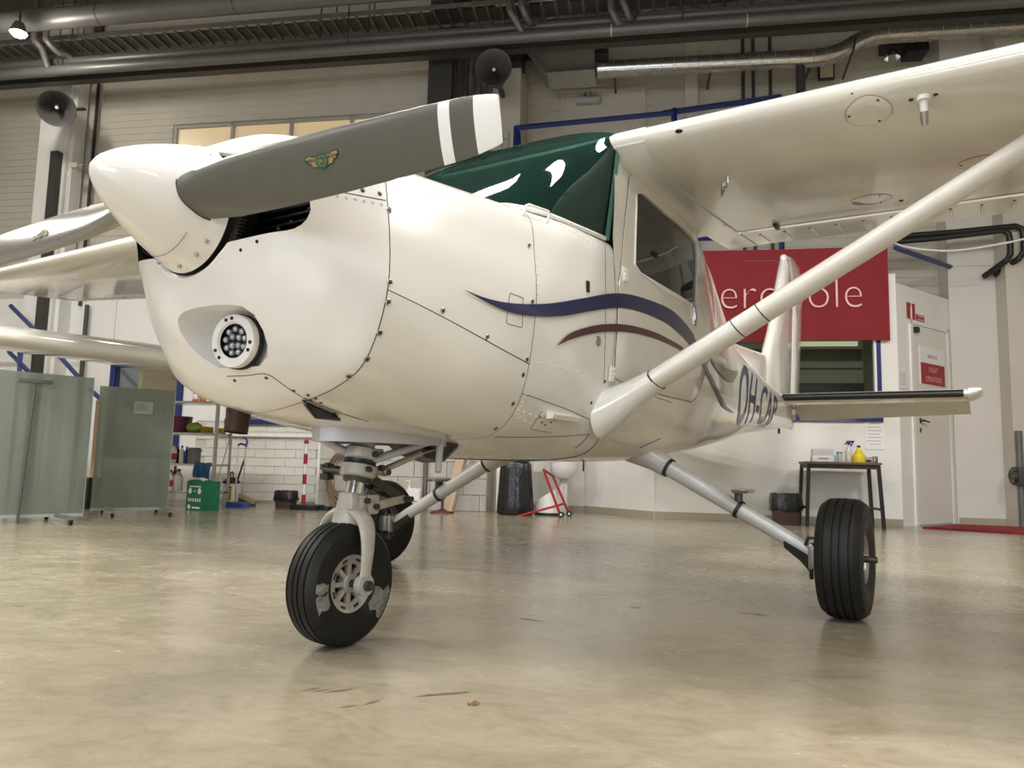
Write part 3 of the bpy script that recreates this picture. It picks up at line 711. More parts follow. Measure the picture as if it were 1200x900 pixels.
# folded green sun curtain hanging inside the post, and a wiper-like glare rod
m = MB(); rows = []
for t in np.linspace(.02, .97, 14):
    rows.append([wsh(.99-.055*q, t)+Vector((-.02-.012*math.sin(q*9), -.012-.01*math.cos(q*11+t*3), 0)) for q in np.linspace(0, 1, 8)])
m.grid(rows).build('sun_curtain', GREENC, AP)
m = MB(); m.grid([[Vector((x, y, 1.402-.03*(abs(y)/.42)**4)) for y in np.linspace(-.41, .41, 9)] for x in (-.08, -.3, -.58)]); m.build('glare_shield', BLACKP, AP)
# fore-aft white door post panel between windshield and door
# ---------------------------------------------------------------- wing
def airfoil(xl, z, c, n=22):
    up, lo = [], []
    for k in range(n+1):
        q = .5*(1-math.cos(PI*k/n)); th = 5*.125*(.2969*math.sqrt(q)-.126*q-.3516*q*q+.2843*q**3-.1036*q**4); cam_ = .018*(2*.4*q-q*q)/.16 if q < .4 else .018*(.2+.8*q-q*q)/.36
        up.append((xl-q*c, z+(cam_+th)*c)); lo.append((xl-q*c, z+(cam_-th)*c))
    return up, lo
XLE, ZLE, CH = -.63, 1.812, 1.64
def sect(Y):
    a = abs(Y); c = CH if a < 2.6 else CH-(a-2.6)*.22
    return XLE-(0 if a < 2.6 else (a-2.6)*.055), ZLE+(-.008 if Y > 0 else .037)*max(0, a-.5), c
def wpt(Y, f, upper=False, o=0): # point on the wing skin at chord fraction f
    xl, z, c = sect(Y); q = f; th = 5*.125*(.2969*math.sqrt(q)-.126*q-.3516*q*q+.2843*q**3-.1036*q**4); cam_ = .018*(2*.4*q-q*q)/.16 if q < .4 else .018*(.2+.8*q-q*q)/.36
    return Vector((xl-q*c, Y, z+(cam_+th)*c+o if upper else z+(cam_-th)*c-o))
QS = [.5*(1-math.cos(PI*k/24)) for k in range(25)]
def wing_part(name, Ys, f0, f1, m_, par, droop=0, cap=True):
    qs = [f0+(f1-f0)*q for q in QS]; rings = []
    for Y in Ys:
        up = [wpt(Y, q, True) for q in qs]; lo = [wpt(Y, q) for q in qs]
        r_ = up[::-1]+lo[(1 if f0 == 0 else 0):]
        if f1 > .999: r_ = r_[:1]+r_[1:]
        if droop:
            pv = (up[0]+lo[0])/2; r_ = [pv+RY(droop) @ (p-pv) for p in r_]
        rings.append(r_)
    return MB().loft(rings, True, cap, cap).build(name, m_, par, ang=50)
FH = .765
wings = []
for sd in (1, -1):
    wgo = wing_part('wing', [sd*y for y in (.0, .5, 1.2, 2.0, 2.6, 3.4, 4.2, 5.0, 5.6)], 0, FH, SKIN, AP); wings.append(wgo)
    # rounded tip
    m = MB(); rg = []
    for t in np.linspace(0, 1, 7):
        Y = sd*(5.6+.14*math.sin(t*PI/2)); k = math.cos(t*PI/2)*.98+.02; xl, z, c = sect(sd*5.6)
        rg.append([Vector((p.x-(p.x-(xl-.5*c))*(1-k)*.2, Y, z+.03+(p.z-z-.03)*k)) for p in ([wpt(sd*5.6, q, True) for q in QS[::-1]]+[wpt(sd*5.6, q) for q in QS[1:-1]])])
    m.loft(rg, True, False, True).build('wing_tip', PAINT, wgo)
    fl = wing_part('flap', [sd*y for y in (.56, 1.2, 2.0, 2.62)], FH+.03, 1, SKIN, AP)
    ail = wing_part('aileron', [sd*y for y in (2.65, 3.4, 4.2, 5.0, 5.55)], FH+.012, 1, SKIN, AP)
    # pressed stiffening beads under the flap
    k = 0; y = .66
    while y < 5.5:
        f0, f1 = .845, .985
        if abs(y-2.63) > .05:
            par = fl if y < 2.63 else ail
            m = MB(); m.tube([wpt(sd*y, f0+(f1-f0)*t, False, -.001) for t in np.linspace(0, 1, 6)], [.003, .008, .009, .009, .008, .006], 6); b = m.build('flap_bead', SKIN, par)
            m = MB(); p = wpt(sd*y, f0-.004, False, .0); m.ball(p, .008, (1, 1, .4), 8, 5); m.build('drain_hole', BLACK, par)
        y += .125
    slot = MB(); slot.grid([[wpt(sd*y, f, False, .0015) for y in np.linspace(.56, 4.9, 20)] for f in (FH-.006, FH-.001)]); slot.build('hinge_gap', SEAM, wgo)
    # root fairing, wing over cabin
    m = MB(); rg = []
    for Y, k in ((.42, 1.0), (.56, 1.012), (.575, 1.002)):
        rg.append([wpt(sd*Y, q, True, .004*k) for q in QS[::-1]]+[wpt(sd*Y, q, False, .004*k) for q in QS[1:]])
    m.loft(rg, True).build('root_fairing', PAINT, wgo)
    m = MB(); m.tube([wpt(sd*.578, q, False, .0035) for q in QS], .002, 5).build('fairing_edge', PAINT2, wgo)
# under-wing fittings on the near wing
LW = wings[0]
def wunder(px, py, dz=0):
    Y, f = 1.0, .4
    for _ in range(40):
        z = wpt(Y, f).z; P = onZ(px, py, z); xl, zz, c = sect(P[1]); Y = P[1]; f = min(max((xl-P[0])/c, .002), .75)
    return wpt(Y, f, False, dz), Y, f
def disc_on_wing(name, px, py, r, par):
    p, Y, f = wunder(px, py); e = .03
    def q(a, rr, o): x, y = rr*math.cos(a), rr*math.sin(a); xl, z, c = sect(Y); return wpt(Y+y, f-x/c, False, o)
    m = MB(); n = 28
    m.loft([[q(2*PI*k/n, rr, o) for k in range(n)] for rr, o in ((r, .0), (r*.985, .0022), (r*.5, .0025), (.002, .0025))], True); ob = m.build(name, SKIN, par, ang=60)
    m = MB(); m.tube([q(2*PI*k/n, r*1.0, .0012) for k in range(n)], .0011, 5, closed=True); m.build('cover_gap', TAUPE, ob)
    for a in (.6, 2.7, 4.8):
        MB().ball(q(a, r*.85, .003), .005, (1, 1, .5), 8, 5).build('screw', DARKST, ob)
disc_on_wing('access_cover', 1018, 132, .072, AP); disc_on_wing('access_cover', 1021, 234, .085, AP); disc_on_wing('access_cover', 1150, 190, .078, AP)
p, Y, f = wunder(1082, 114)
m = MB(); m.cyl(p+Vector((0, 0, .004)), p-Vector((0, 0, .012)), .022); m.cyl(p, p+Vector((-.01, 0, -.045)), .013, .012); vm = m.build('drain_mast', PAINT2, AP)
MB().cyl(p+Vector((-.01, 0, -.043)), p+Vector((-.028, 0, -.082)), .013, .010).build('drain_tip', STEEL, vm)
for dy in (-.035, .035): MB().ball(p+Vector((0, dy, 0)), .008, (1, 1, .6), 8, 5).build('screw', DARKST, vm)
p, Y, f = wunder(853, 205); p2_, _, _ = wunder(846, 222)
MB().tube([p, p-Vector((0, 0, .03)), p2_-Vector((0, 0, .03)), p2_], .004, 6).build('tie_down_hook', STEEL, LW)
m = MB(); c = (p+p2_)/2; m.box(c-Vector((0, 0, .012)), (.035, .014, .022), bev=.002).build('hook_tab', PAINT2, LW)
for (px, py, r) in ((785, 142, .016), (849, 263, .012), (994, 98, .005), (1056, 235, .011)):
    p, Y, f = wunder(px, py, .001); MB().ball(p, r, (1, .9, .35), 12, 6).build('wing_hole', BLACK, LW)
p, Y, f = wunder(908, 262); p2_ = onX(913, 272, p.x-.08)
MB().box(p-Vector((.03, 0, .006)), (.07, .02, .02), bev=.003).build('flap_track', DARKST, LW)
# ---------------------------------------------------------------- wing struts
def sstrut(sd):
    a, b = Vector((-.505, sd*.50, .748)), Vector((-.985, sd*1.92, 1.71)); d = (b-a).normalized()
    def oval(t, x, y, r): return Vector((1, 0, 0))*(math.cos(t)*r*1.0)+d.cross(Vector((1, 0, 0))).normalized()*(math.sin(t)*r*.58)
    m = MB(); m.tube([a+d*.10, b], [.063, .063], 24, flat=(oval,)); st = m.build('wing_strut', STRUTP, AP)
    # flared foot fairing
    m = MB(); o = Vector((0, sd, 0))
    rg = []
    for t, r, f_ in ((0, .086, 1), (.15, .080, 1), (.4, .071, .9), (.7, .068, .72), (1, .0665, .62)):
        c_ = (a-o*.03-Vector((0, 0, .02)))*(1-t)+(a+d*.20)*t; e1 = Vector((1, 0, 0)); e2 = (o*.25+Vector((0, 0, 1))).normalized()*(1-t)+d.cross(e1).normalized()*-sd*sd*t
        e2 = (Vector((0, 0, 1))*(1-t)+Vector((0, -d.z*sd, abs(d.y)))*t).normalized()
        rg.append([c_+e1*math.cos(k*PI/12)*r+e2*math.sin(k*PI/12)*r*f_ for k in range(24)])
    m.loft(rg, True, True, True).build('strut_fairing', PAINT, st)
    for t in (.30, .355):
        m = MB(); p = a.lerp(b, t); m.tube([p-d*.002, p+d*.002], [.0642]*2, 24, flat=(oval,)).build('strut_joint', SEAM, st)
    m = MB(); p = a+d*.20; m.tube([p-d*.0025, p+d*.0025], [.0672]*2, 24, flat=(oval,)).build('strut_joint', SEAM, st)
    for k in range(5):
        p = a+d*(.215+.022*k); MB().ball(p+Vector((-.02, sd*.0, 0))+d.cross(Vector((1, 0, 0))).normalized()*(.027*(1 if sd < 0 else 1)), .004, u=8, v=5).build('rivet', STRUTP, st)
    MB().box(b+Vector((0, 0, -.01)), (.12, .06, .05), bev=.008).build('strut_clevis', STEEL, st)
for sd in (1, -1): sstrut(sd)
# ---------------------------------------------------------------- tail
fz = MB(); th = .05
def plate(poly, t, par, name, m_): # thick lens-edged plate in the XZ plane
    poly = [(x, z+.05+(z-1.2)*.03) for x, z in poly]; c = (sum(p[0] for p in poly)/len(poly), sum(p[1] for p in poly)/len(poly)); rg = []
    for k, h in ((1, 0), (.965, .5), (.8, .92), (.3, 1)): rg.append((k, h*t))
    m = MB(); rr = [[Vector((c[0]+(x-c[0])*k, -h, c[1]+(z-c[1])*k)) for x, z in poly] for k, h in rg[::-1]]+[[Vector((c[0]+(x-c[0])*k, h, c[1]+(z-c[1])*k)) for x, z in poly] for k, h in rg[1:]]
    m.loft(rr, True, True, True); return m.build(name, m_, par, ang=50)
plate([(-4.62, 1.20), (-4.72, 1.50), (-4.95, 1.75), (-5.20, 2.12), (-5.47, 2.52), (-5.60, 2.58), (-5.72, 2.30), (-5.62, 1.6), (-5.52, 1.1), (-5.0, 1.1)], .055, AP, 'fin', SKIN)
rd = plate([(-5.64, 2.58), (-5.83, 2.61), (-6.10, 2.58), (-6.18, 2.50), (-6.08, 2.0), (-5.98, 1.6), (-5.86, 1.16), (-5.80, 1.0), (-5.60, .98), (-5.56, 1.1), (-5.66, 1.6), (-5.76, 2.30)], .05, AP, 'rudder', SKIN)
plate([(-3.05, 1.46), (-3.7, 1.455), (-4.75, 1.50), (-4.95, 1.3), (-4.9, 1.12), (-4.0, 1.18), (-3.3, 1.34)], .03, AP, 'dorsal_fin', SKIN)
MB().tube([Vector((-5.5, 0, 2.59)), Vector((-5.35, .33, 2.53))], .0025, 5).build('antenna_wire', DARKST, AP)
MB().tube([Vector((-5.5, 0, 2.59)), Vector((-5.35, -.33, 2.59))], .0025, 5).build('antenna_wire', DARKST, AP)
MB().ball((-5.5, 0, 2.61), .05, (1, .7, .8)).build('fin_cap', PAINT2, AP)
def stab_sect(y, xl, c, z, t, droop=0, f0=0, f1=1):
    pts = []
    for k in range(17):
        q = f0+(f1-f0)*.5*(1-math.cos(PI*k/16)); h = t*2.6*(.2969*math.sqrt(q)-.126*q-.3516*q*q+.2843*q**3-.1036*q**4)/.26; pts.append((q, h))
    P = [(-q*c, h) for q, h in pts][::-1]+[(-q*c, -h) for q, h in pts]
    pv = -f0*c
    out = []
    for x, h in P:
        if droop: x, h = pv+(x-pv)*math.cos(droop)+h*math.sin(droop), h*math.cos(droop)+(x-pv)*math.sin(droop)
        out.append(Vector((xl+x, y, z+h)))
    return out
for sd in (1, -1):
    st = MB().loft([stab_sect(sd*y, xl, c, 1.204, .05, 0, 0, .60) for y, xl, c in ((.03, -4.98, .92), (.8, -5.02, .82), (1.5, -5.06, .72))], True, True, True).build('stabilizer', SKIN, AP, ang=50)
    el = MB().loft([stab_sect(sd*y, xl, c, 1.204, .05, .45, .61, 1) for y, xl, c in ((.06, -4.98, .92), (.8, -5.02, .82), (1.5, -5.06, .72))], True, True, True).build('elevator', SKIN, AP, ang=50)
    m = MB(); m.loft([[p+Vector((.004 if p.x > xl-.03 else 0, 0, 0)) for p in stab_sect(sd*y, xl+.004, c, 1.204, .054, 0, 0, .045)] for y, xl, c in ((.08, -4.982, .91), (.8, -5.02, .82), (1.47, -5.058, .725))], True, True, True).build('deicing_boot', BOOT, st)
    m = MB(); rg = []
    for t in np.linspace(0, 1, 6):
        k = math.cos(t*PI/2)*.95+.05; rg.append([Vector((p.x*1.0+(1-k)*-.03, sd*(1.5+.10*math.sin(t*PI/2)), 1.204+(p.z-1.204)*k+.035*t)) for p in stab_sect(0, -5.05, .62, 1.204, .055, 0, 0, 1)])
    m.loft(rg, True, False, True).build('stabilizer_tip', PAINT2, st)
    m = MB()
    MB().ball((-5.2, sd*1.505, 1.17), .012).build('screw', DARKST, st)
MB().lathe([(.001, -.02), (.03, -.02), (.045, 0), (.045, .03), (.03, .05), (.001, .055)], T(-5.52, .05, 1.11) @ RY(-PI/2) @ RX(.3), 18).build('tail_light', CHROME, AP)
MB().loft([[Vector((x, y*s_, z+.05)) for y, z in ((0, .90), (.05, .93), (.06, 1.0), (.03, 1.06), (-.03, 1.06), (-.06, 1.0), (-.05, .93))] for x, s_ in ((-5.4, 1), (-5.6, .9), (-5.72, .4))], True, False, True).build('tail_cone', PAINT, AP)
MB().cyl((-5.2, 0, .97), (-5.2, 0, .89), .014, .010, 10).build('tie_down_ring', DARKST, AP)
# ---------------------------------------------------------------- spinner and propeller
PZ = 1.155
prop = AP
SX0, SX1, SR = .868, 1.117, .160
def sprof(u): return SR*(.50*(1-u)+.50*math.sqrt(max(0, 1-u*u)))
sp_ = MB(); n = 64; us = [0, .04, .1, .18, .26, .34, .42, .5, .58, .66, .74, .8, .85, .9, .94, .97, .985, .995, 1]
rings = [[Vector((SX0, SR*.99*math.cos(a), PZ+SR*.99*math.sin(a))) for a in [2*PI*k/n for k in range(n)]]]
rings += [[Vector((SX0+(SX1-SX0)*u, max(sprof(u), .0008)*math.cos(a), PZ+.025*u+max(sprof(u), .0008)*math.sin(a))) for a in [2*PI*k/n for k in range(n)]] for u in us]
sp_.loft(rings, True, True, True); spin = sp_.build('spinner', [SPIN, BLACK], prop, ang=60)
PX = .938
# blades (made as one, the other is it turned half round)
def bl_sec(y):
    t = (y-.10)/(.955-.10)
    c = np.interp(y, [.10, .16, .25, .40, .60, .78, .90, .955], [.105, .118, .130, .132, .128, .118, .108, .092])
    th = np.interp(y, [.10, .16, .3, .6, .955], [.062, .05, .032, .018, .008]); be = np.interp(y, [.10, .3, .6, .955], [.55, .40, .27, .19])
    pts = []
    N_ = 14
    for k in range(N_+1):
        q = .5*(1-math.cos(PI*k/N_)); h = th*(1.9*math.sqrt(q)*(1-q)**.8); pts.append((q-.45, h))
    up = [((q)*c, h*.85) for q, h in pts]; lo = [((q)*c, -h*.15) for q, h in pts[-2:0:-1]]
    # leading edge upward (+z) and forward; cambered side faces forward
    return [Vector((PX-math.sin(be)*x+math.cos(be)*h, y, PZ-.002-.016*(y-.1)-math.cos(be)*x-math.sin(be)*h)) for x, h in up+lo]
ys = list(np.linspace(.10, .945, 34))+[.957, .965, .969, .971]
def secs():
    out = []
    for y in ys:
        s_ = bl_sec(y); 
        if y > .946:
            k = 1-((y-.946)/.026)**2*.14; c_ = sum(s_, Vector())/len(s_); s_ = [Vector((p.x, p.y, c_.z+(p.z-c_.z)*k)) for p in s_]
        out.append(s_)
    return out
m = MB(); R_ = m.loft(secs(), True, True, True)
for f in m.bm.faces:
    y = f.calc_center_median().y
    if .835 < y < .874 or y > .914: f.material_index = 1
blade = m.build('propeller_blade', [BLADE, TIPW], prop, ang=50)
def blade_pt(y, q, o=.0012): # on the cambered face; q chord fraction from the leading edge
    s_ = bl_sec(y)[:15]; N_ = 14; k = math.acos(1-2*min(max(q, 0), 1))/PI*N_; i = min(int(k), N_-1); p = s_[i].lerp(s_[i+1], k-i); return p+Vector((.9, 0, -.25)).normalized()*o
def decal(par):
    def shp(P, m_, o, name): # P in (y offset, z offset) mm-ish space mapped on the blade
        mb = MB(); q = [blade_pt(.552+a*.00135, .47-b*.00095/.118, o) for a, b in P]; c_ = sum(q, Vector())/len(q)
        vs = [mb.V(p) for p in q]; cv = mb.V(c_)
        for i in range(len(vs)): mb.face((vs[i], vs[(i+1) % len(vs)], cv))
        return mb.build(name, m_, par)
    GOLD = mat('decal_gold', (.33, .25, .10), .5); GRN = mat('decal_green', (.015, .10, .055), .5); DK = mat('decal_dark', (.01, .015, .012), .5)
    for sg in (1, -1):
        shp([(sg*a, b) for a, b in ((4, 12), (16, 11), (24, 15), (33, 14), (34, 4), (31, 6), (28, -3), (24, -1), (20, -9), (10, -11), (4, -10))], DK, .0012, 'decal_wing')
        shp([(sg*a, b) for a, b in ((5, 10.5), (16, 9.5), (24, 13.2), (31.5, 12.3), (32, 7), (30, 8), (27.3, -1), (23.3, .6), (19.3, -7.5), (10, -9.5), (5, -8.5))], GOLD, .0016, 'decal_wing')
    shp([(13*math.cos(k*PI/10), 15*math.sin(k*PI/10)) for k in range(20)], GRN, .0022, 'decal_disc')
    shp([(8.5*math.cos(k*PI/10), 10*math.sin(k*PI/10)) for k in range(20)], GOLD, .0025, 'decal_disc')
    shp([(7.2*math.cos(k*PI/10), 8.6*math.sin(k*PI/10)) for k in range(20)], GRN, .0028, 'decal_disc')
    for body, ax, bz, m_ in (('SEN', -21.5, 1.5, DK), ('SEN', 0, -3.2, GOLD), ('ICH', 21.5, 1.5, DK)):
        me = text_mesh(body, 11, .12, align='CENTER', sp=.9); me.materials.clear(); me.materials.append(m_)
        k = 15.5/(max(v.co.x for v in me.vertices)-min(v.co.x for v in me.vertices))*(.62 if ax == 0 else 1)
        for v in me.vertices: v.co = blade_pt(.552+(ax+v.co.x*k)*.00135, .47-(bz+v.co.y*.78)*.00095/.118, .0040)
        o = bpy.data.objects.new('decal_lettering', me); COL.objects.link(o); o.parent = par
decal(blade)
b2 = blade.copy(); b2.data = blade.data.copy(); COL.objects.link(b2); b2.parent = prop; b2.data.materials[0] = BLADEB
for ch in blade.children: c = ch.copy(); COL.objects.link(c); c.parent = b2
b2.matrix_world = T(0, 0, PZ) @ RX(PI+.032) @ T(0, 0, -PZ)
# blade openings in the spinner: dark collars
for sd in (1, -1):
    m = MB(); q = [Vector((p.x, 0, p.z)) for p in bl_sec(.13)]; c_ = sum(q, Vector())/len(q); rg = []
    for k in (1.03, 1.09):
        ring = []
        for p in q:
            d = c_+(p-c_)*k; u = min(max((d.x-SX0)/(SX1-SX0), 0), 1); rr_ = sprof(u)+.0012; zz = d.z-PZ; yy = math.sqrt(max(rr_**2-zz**2, 1e-6)); ring.append(Vector((max(d.x, SX0), sd*yy, PZ+zz*sd)))
        rg.append(ring)
    m.loft(rg, True).build('blade_collar', BLACK, prop)
# spinner screws and band seam
us_ = .28; xb = SX0+(SX1-SX0)*us_
m = MB(); m.tube([Vector((xb+.0, (sprof(us_)+.0003)*math.cos(a), PZ+(sprof(us_)+.0003)*math.sin(a))) for a in np.linspace(-2.2, -.75, 30)], .0007, 5); m.build('spinner_seam', SEAM, prop)
for a in (1.2, .82, -.30, -.75, -1.05, -1.5, -2.1, -2.6, 2.2):
    u_ = .10 if a > -2.5 else .1; x = SX0+(SX1-SX0)*u_; r_ = sprof(u_)
    MB().ball((x, r_*math.cos(a), PZ+r_*math.sin(a)), .0065, (.8, .8, .8), 10, 6).build('screw', STEEL, prop)
# starter ring gear and front of the engine
m = MB(); pr_ = []
for k in range(240): r_ = .176 if k % 2 else .167; pr_.append((r_*math.cos(k*2*PI/240), r_*math.sin(k*2*PI/240)))
m.prism(pr_, .832, .845, Matrix(((0, 0, 1, 0), (1, 0, 0, 0), (0, 1, 0, PZ-.012), (0, 0, 0, 1)))); m.build('starter_ring_gear', DARKST, prop)
MB().cyl((.78, 0, PZ), (.872, 0, PZ), .148, .153, 40).build('spinner_backplate', BLACKP, prop)
for sd in (1, -1):
    m = MB()
    for k in range(9): m.box((.70, sd*.20, 1.06+.02*k), (.10, .22, .006))
    m.build('engine_cylinder', BLACKP, AP)
# ---------------------------------------------------------------- landing lamp
lc = Vector(onX(276.5, 400, LX+.036)); ln = Vector((1, .18, -.04)).normalized(); lx_ = Vector((0, 0, 1)).cross(ln).normalized(); ly_ = ln.cross(lx_); ML = Matrix((lx_, ly_, ln)).transposed().to_4x4(); ML.translation = lc
R0 = .0665
lamp = MB().lathe([(R0*.64, .008), (R0*.70, .014), (R0*.98, .012), (R0, .008), (R0, -.008), (R0*.90, -.012)], ML, 40).build('landing_lamp', PAINT2, AP)
MB().lathe([(.0005, -.004), (R0*.70, -.004), (R0*.70, .006)], ML, 32).build('lamp_reflector', mat('lamp_reflector', (.05, .05, .06), .2, .8), lamp)
MB().lathe([(R0*.99, -.006), (R0*1.045, -.009), (R0*1.045, -.022), (R0*.9, -.03)], ML, 32).build('lamp_housing', BLACK, lamp)
LENS = mat('lens_clear', (.35, .36, .42), .05, .6, coat=1)
pos = [(0, 0)]+[(.30*math.cos(a), .30*math.sin(a)) for a in (0, PI/2, PI, 1.5*PI)]
pos = [(x, y) for x, y in [(-.14, .17), (.17, .13), (-.15, -.16), (.15, -.17)]]+[(.46*math.cos(k*PI/4.5+.2), .46*math.sin(k*PI/4.5+.2)) for k in range(9)]
for x, y in pos: MB().ball(ML @ Vector((x*R0, y*R0, .0)), R0*.135, u=10, v=6).build('lamp_lens', LENS, lamp)
for a in (1.62, 1.95, -.1, -.45, 3.55, 3.95): MB().cyl(ML @ Vector((R0*.84*math.cos(a), R0*.84*math.sin(a), .010)), ML @ Vector((R0*.84*math.cos(a), R0*.84*math.sin(a), .0152)), .0045, n=10).build('lamp_screw', BLACKP, lamp)
# ---------------------------------------------------------------- stripes, registration, seams, screws
strip('stripe', [(543, 340), (570, 350), (600, 355.5), (640, 356), (680, 350), (712, 344.5), (735, 345), (760, 352), (785, 363), (802, 379), (812, 393)], [(543, 340.5), (575, 357.5), (600, 367), (630, 371), (660, 370), (695, 364), (725, 361), (752, 366.5), (780, 379), (798, 394), (808, 405)], NAVY, AP, 40, 4)
strip('stripe', [(651, 405), (665, 391.5), (685, 384), (708, 380), (735, 381), (765, 389), (790, 401.5), (800, 408)], [(651, 405.4), (668, 397.5), (690, 391.5), (715, 388.5), (742, 390.5), (768, 397.5), (790, 407), (797, 411)], MAROON, AP, 30, 2)
strip('stripe', [(812, 394), (821.5, 418), (833, 441), (843, 462), (850, 475), (859, 483)], [(806, 404), (817.5, 419), (829.5, 443), (840, 464), (846.5, 477), (858, 483.8)], NAVY, AP, 30, 1)
strip('stripe', [(829, 414.5), (839, 425), (852, 432.5), (862.5, 435), (863, 438)], [(829, 415), (838, 432), (848, 443.5), (857, 447.5), (862.8, 439.5)], TAUPE, AP, 20, 4)
def reg(sd):
    me = text_mesh('OH-CAP', 1.0, .012, sp=1.05, res=4); bm = bmesh.new(); bm.from_mesh(me); bmesh.ops.triangulate(bm, faces=bm.faces[:])
    for _ in range(2): bmesh.ops.subdivide_edges(bm, edges=[e for e in bm.edges if e.calc_length() > .12], cuts=1)
    xs_ = [v.co.x for v in bm.verts]; wdt = max(xs_)
    (sA, XA, vA), (sB, XB, vB) = skin(866, 462), skin(910, 478)
    for v in bm.verts:
        t = v.co.x/wdt; h = (v.co.y)/.72
        if sd < 0: t = 1-t
        X = XA+(XB-XA)*t; zb_, zt_ = SC.P(X, 0)[2], SC.P(X, .61)[2]
        z0, z1 = zb_+.125-.085*t, zt_; v.co = skinXZ(X-.20*(h-.5), z0+(z1-z0)*h, sd, .003)
    bm.to_mesh(me); bm.free(); me.materials.clear(); me.materials.append(NAVY); o = bpy.data.objects.new('registration_letters', me); COL.objects.link(o); o.parent = AP
reg(1); reg(-1)
seam('panel_seam', [(736, 212), (731, 265), (726, 330), (717, 430)], AP, 0.00063)
seam('panel_seam', [(709, 288), (709.5, 350), (709, 400), (707.5, 450)], AP, 0.00098)
seam('panel_seam', [(612, 461), (660, 478), (690, 491)], AP, 0.00098)
seam('panel_seam', [(580, 512), (640, 512), (690, 509)], AP, 0.00084)
seam('panel_seam', [(690, 509), (683, 518), (674, 525)], AP, 0.00112)
seam('panel_seam', [(598, 343.5), (613, 349), (612, 384), (594, 379), (593.5, 375), (597, 346), (598, 343.5)], AP, 0.00084, 40, smooth=False)
seam('panel_seam', [(383, 222), (410, 227), (452, 235)], AP, 0.00112)
seam('panel_seam', [(454, 337), (454, 341)], AP, 0.00084)
seam('panel_seam', [(756, 461), (788, 472)], AP, 0.00112)
seam('panel_seam', [(635, 482), (621, 503), (646, 507)], AP, 0.00084, smooth=False)
seam('panel_seam', [(749, 525), (770, 515.5), (774, 514)], AP, 0.00154)
def bolt(px, py, r=.006, m_=STEEL, name='screw', par=None, fl=.45):
    s_, X, v = skin(px, py); p = s_.off(X, v, 1, .0); n = Vector(s_.N(X, v)); R = n.to_track_quat('Z', 'Y').to_matrix()
    return MB().ball(p, r, (1, 1, fl), 10, 6, R=R).build(name, m_, par or AP)
SCR = [(457, 331), (519, 364), (571, 395), (617.5, 421), (456, 246), (455, 340+14), (445, 390), (430, 421), (409, 441), (613, 439), (601, 473), (581, 502), (620, 287.5), (624, 353), (404, 217.5), (425, 223), (445, 227), (709, 447), (693, 472)]
for p in SCR: o_ = bolt(*p, .0062, DARKST); 
for (px, py) in SCR[:14]:
    s_, X, v = skin(px, py); p = s_.off(X, v, 1, .0005); n = Vector(s_.N(X, v)); R = n.to_track_quat('Z', 'Y').to_matrix().to_4x4(); R.translation = p
    MB().lathe([(.0055, .001), (.007, .002), (.009, .0)], R, 14).build('screw_cup', STEEL, AP)
for p in [(362, 245), (341, 260), (326, 268), (301, 283), (282, 293), (160, 305), (165, 318)]: bolt(*p, .0045, BLACK, 'rivet_hole')
rv = MB()
def rivets(a, b, n, r=.0032):
    for k in range(n):
        t = k/max(n-1, 1); s_, X, v = skin(a[0]+(b[0]-a[0])*t, a[1]+(b[1]-a[1])*t); rv.ball(s_.off(X, v, 1, .0), r, (1, 1, 1), 6, 4)
rivets((375, 225), (447, 239), 8, .005); rivets((632, 425), (690, 438), 10); rivets((630, 300), (630, 345), 5); rivets((716, 305), (707, 440), 16, .0025); rivets((640, 254), (700, 289), 12, .003)
rivets((735, 220), (727, 320), 12, .0028); rivets((604, 486), (621, 496), 4, .004); rivets((607, 480), (628, 488), 4, .004); rivets((640, 500), (690, 505), 6, .003); rivets((616, 462), (606, 490), 7, .003)
rv.build('rivets', SKIN, AP, kind='stuff')
s_, X, v = skin(701, 400); p = s_.off(X, v, 1, .0); R = Vector(s_.N(X, v)).to_track_quat('Z', 'Y').to_matrix().to_4x4(); R.translation = p
MB().lathe([(.001, .003), (.017, .003), (.019, 0)], R @ Matrix.Diagonal((1, 1.0, 1, 1)), 20).build('plug_button', STEEL, AP)
MB().box(on(688.5, 336, .002), (.02, .006, .04), bev=.002).build('static_port', BLACK, AP)
# grab handle on the cowl deck
h0, h1 = on(613, 252, 0), on(641, 261, 0); up = Vector((0, .012, .034))
MB().tube([h0, h0+up*.85, h0+up+(h1-h0)*.1, h1+up-(h1-h0)*.1, h1+up*.85, h1], .0045, 8).build('grab_handle', STRUTP, AP)
# cabin step fairing on the lower cowl corner
a = on(640, 484, .0); b = on(672, 489, .0)
m = MB(); d = (b-a)
m.loft([[a+d*t+Vector((0, w_*.03, h_)) for w_, h_ in ((0, .012), (1.0, -.004), (.8, -.018), (0, -.018))] for t, in ((0,), (.3,), (.8,), (1.05,))], True, True, True).build('air_vent', PAINT, AP)
for k, (px, py) in enumerate(((633, 489), (635, 495), (646, 495), (650, 492), (639, 498))): bolt(px, py, .004, BLACK, 'vent_hole')
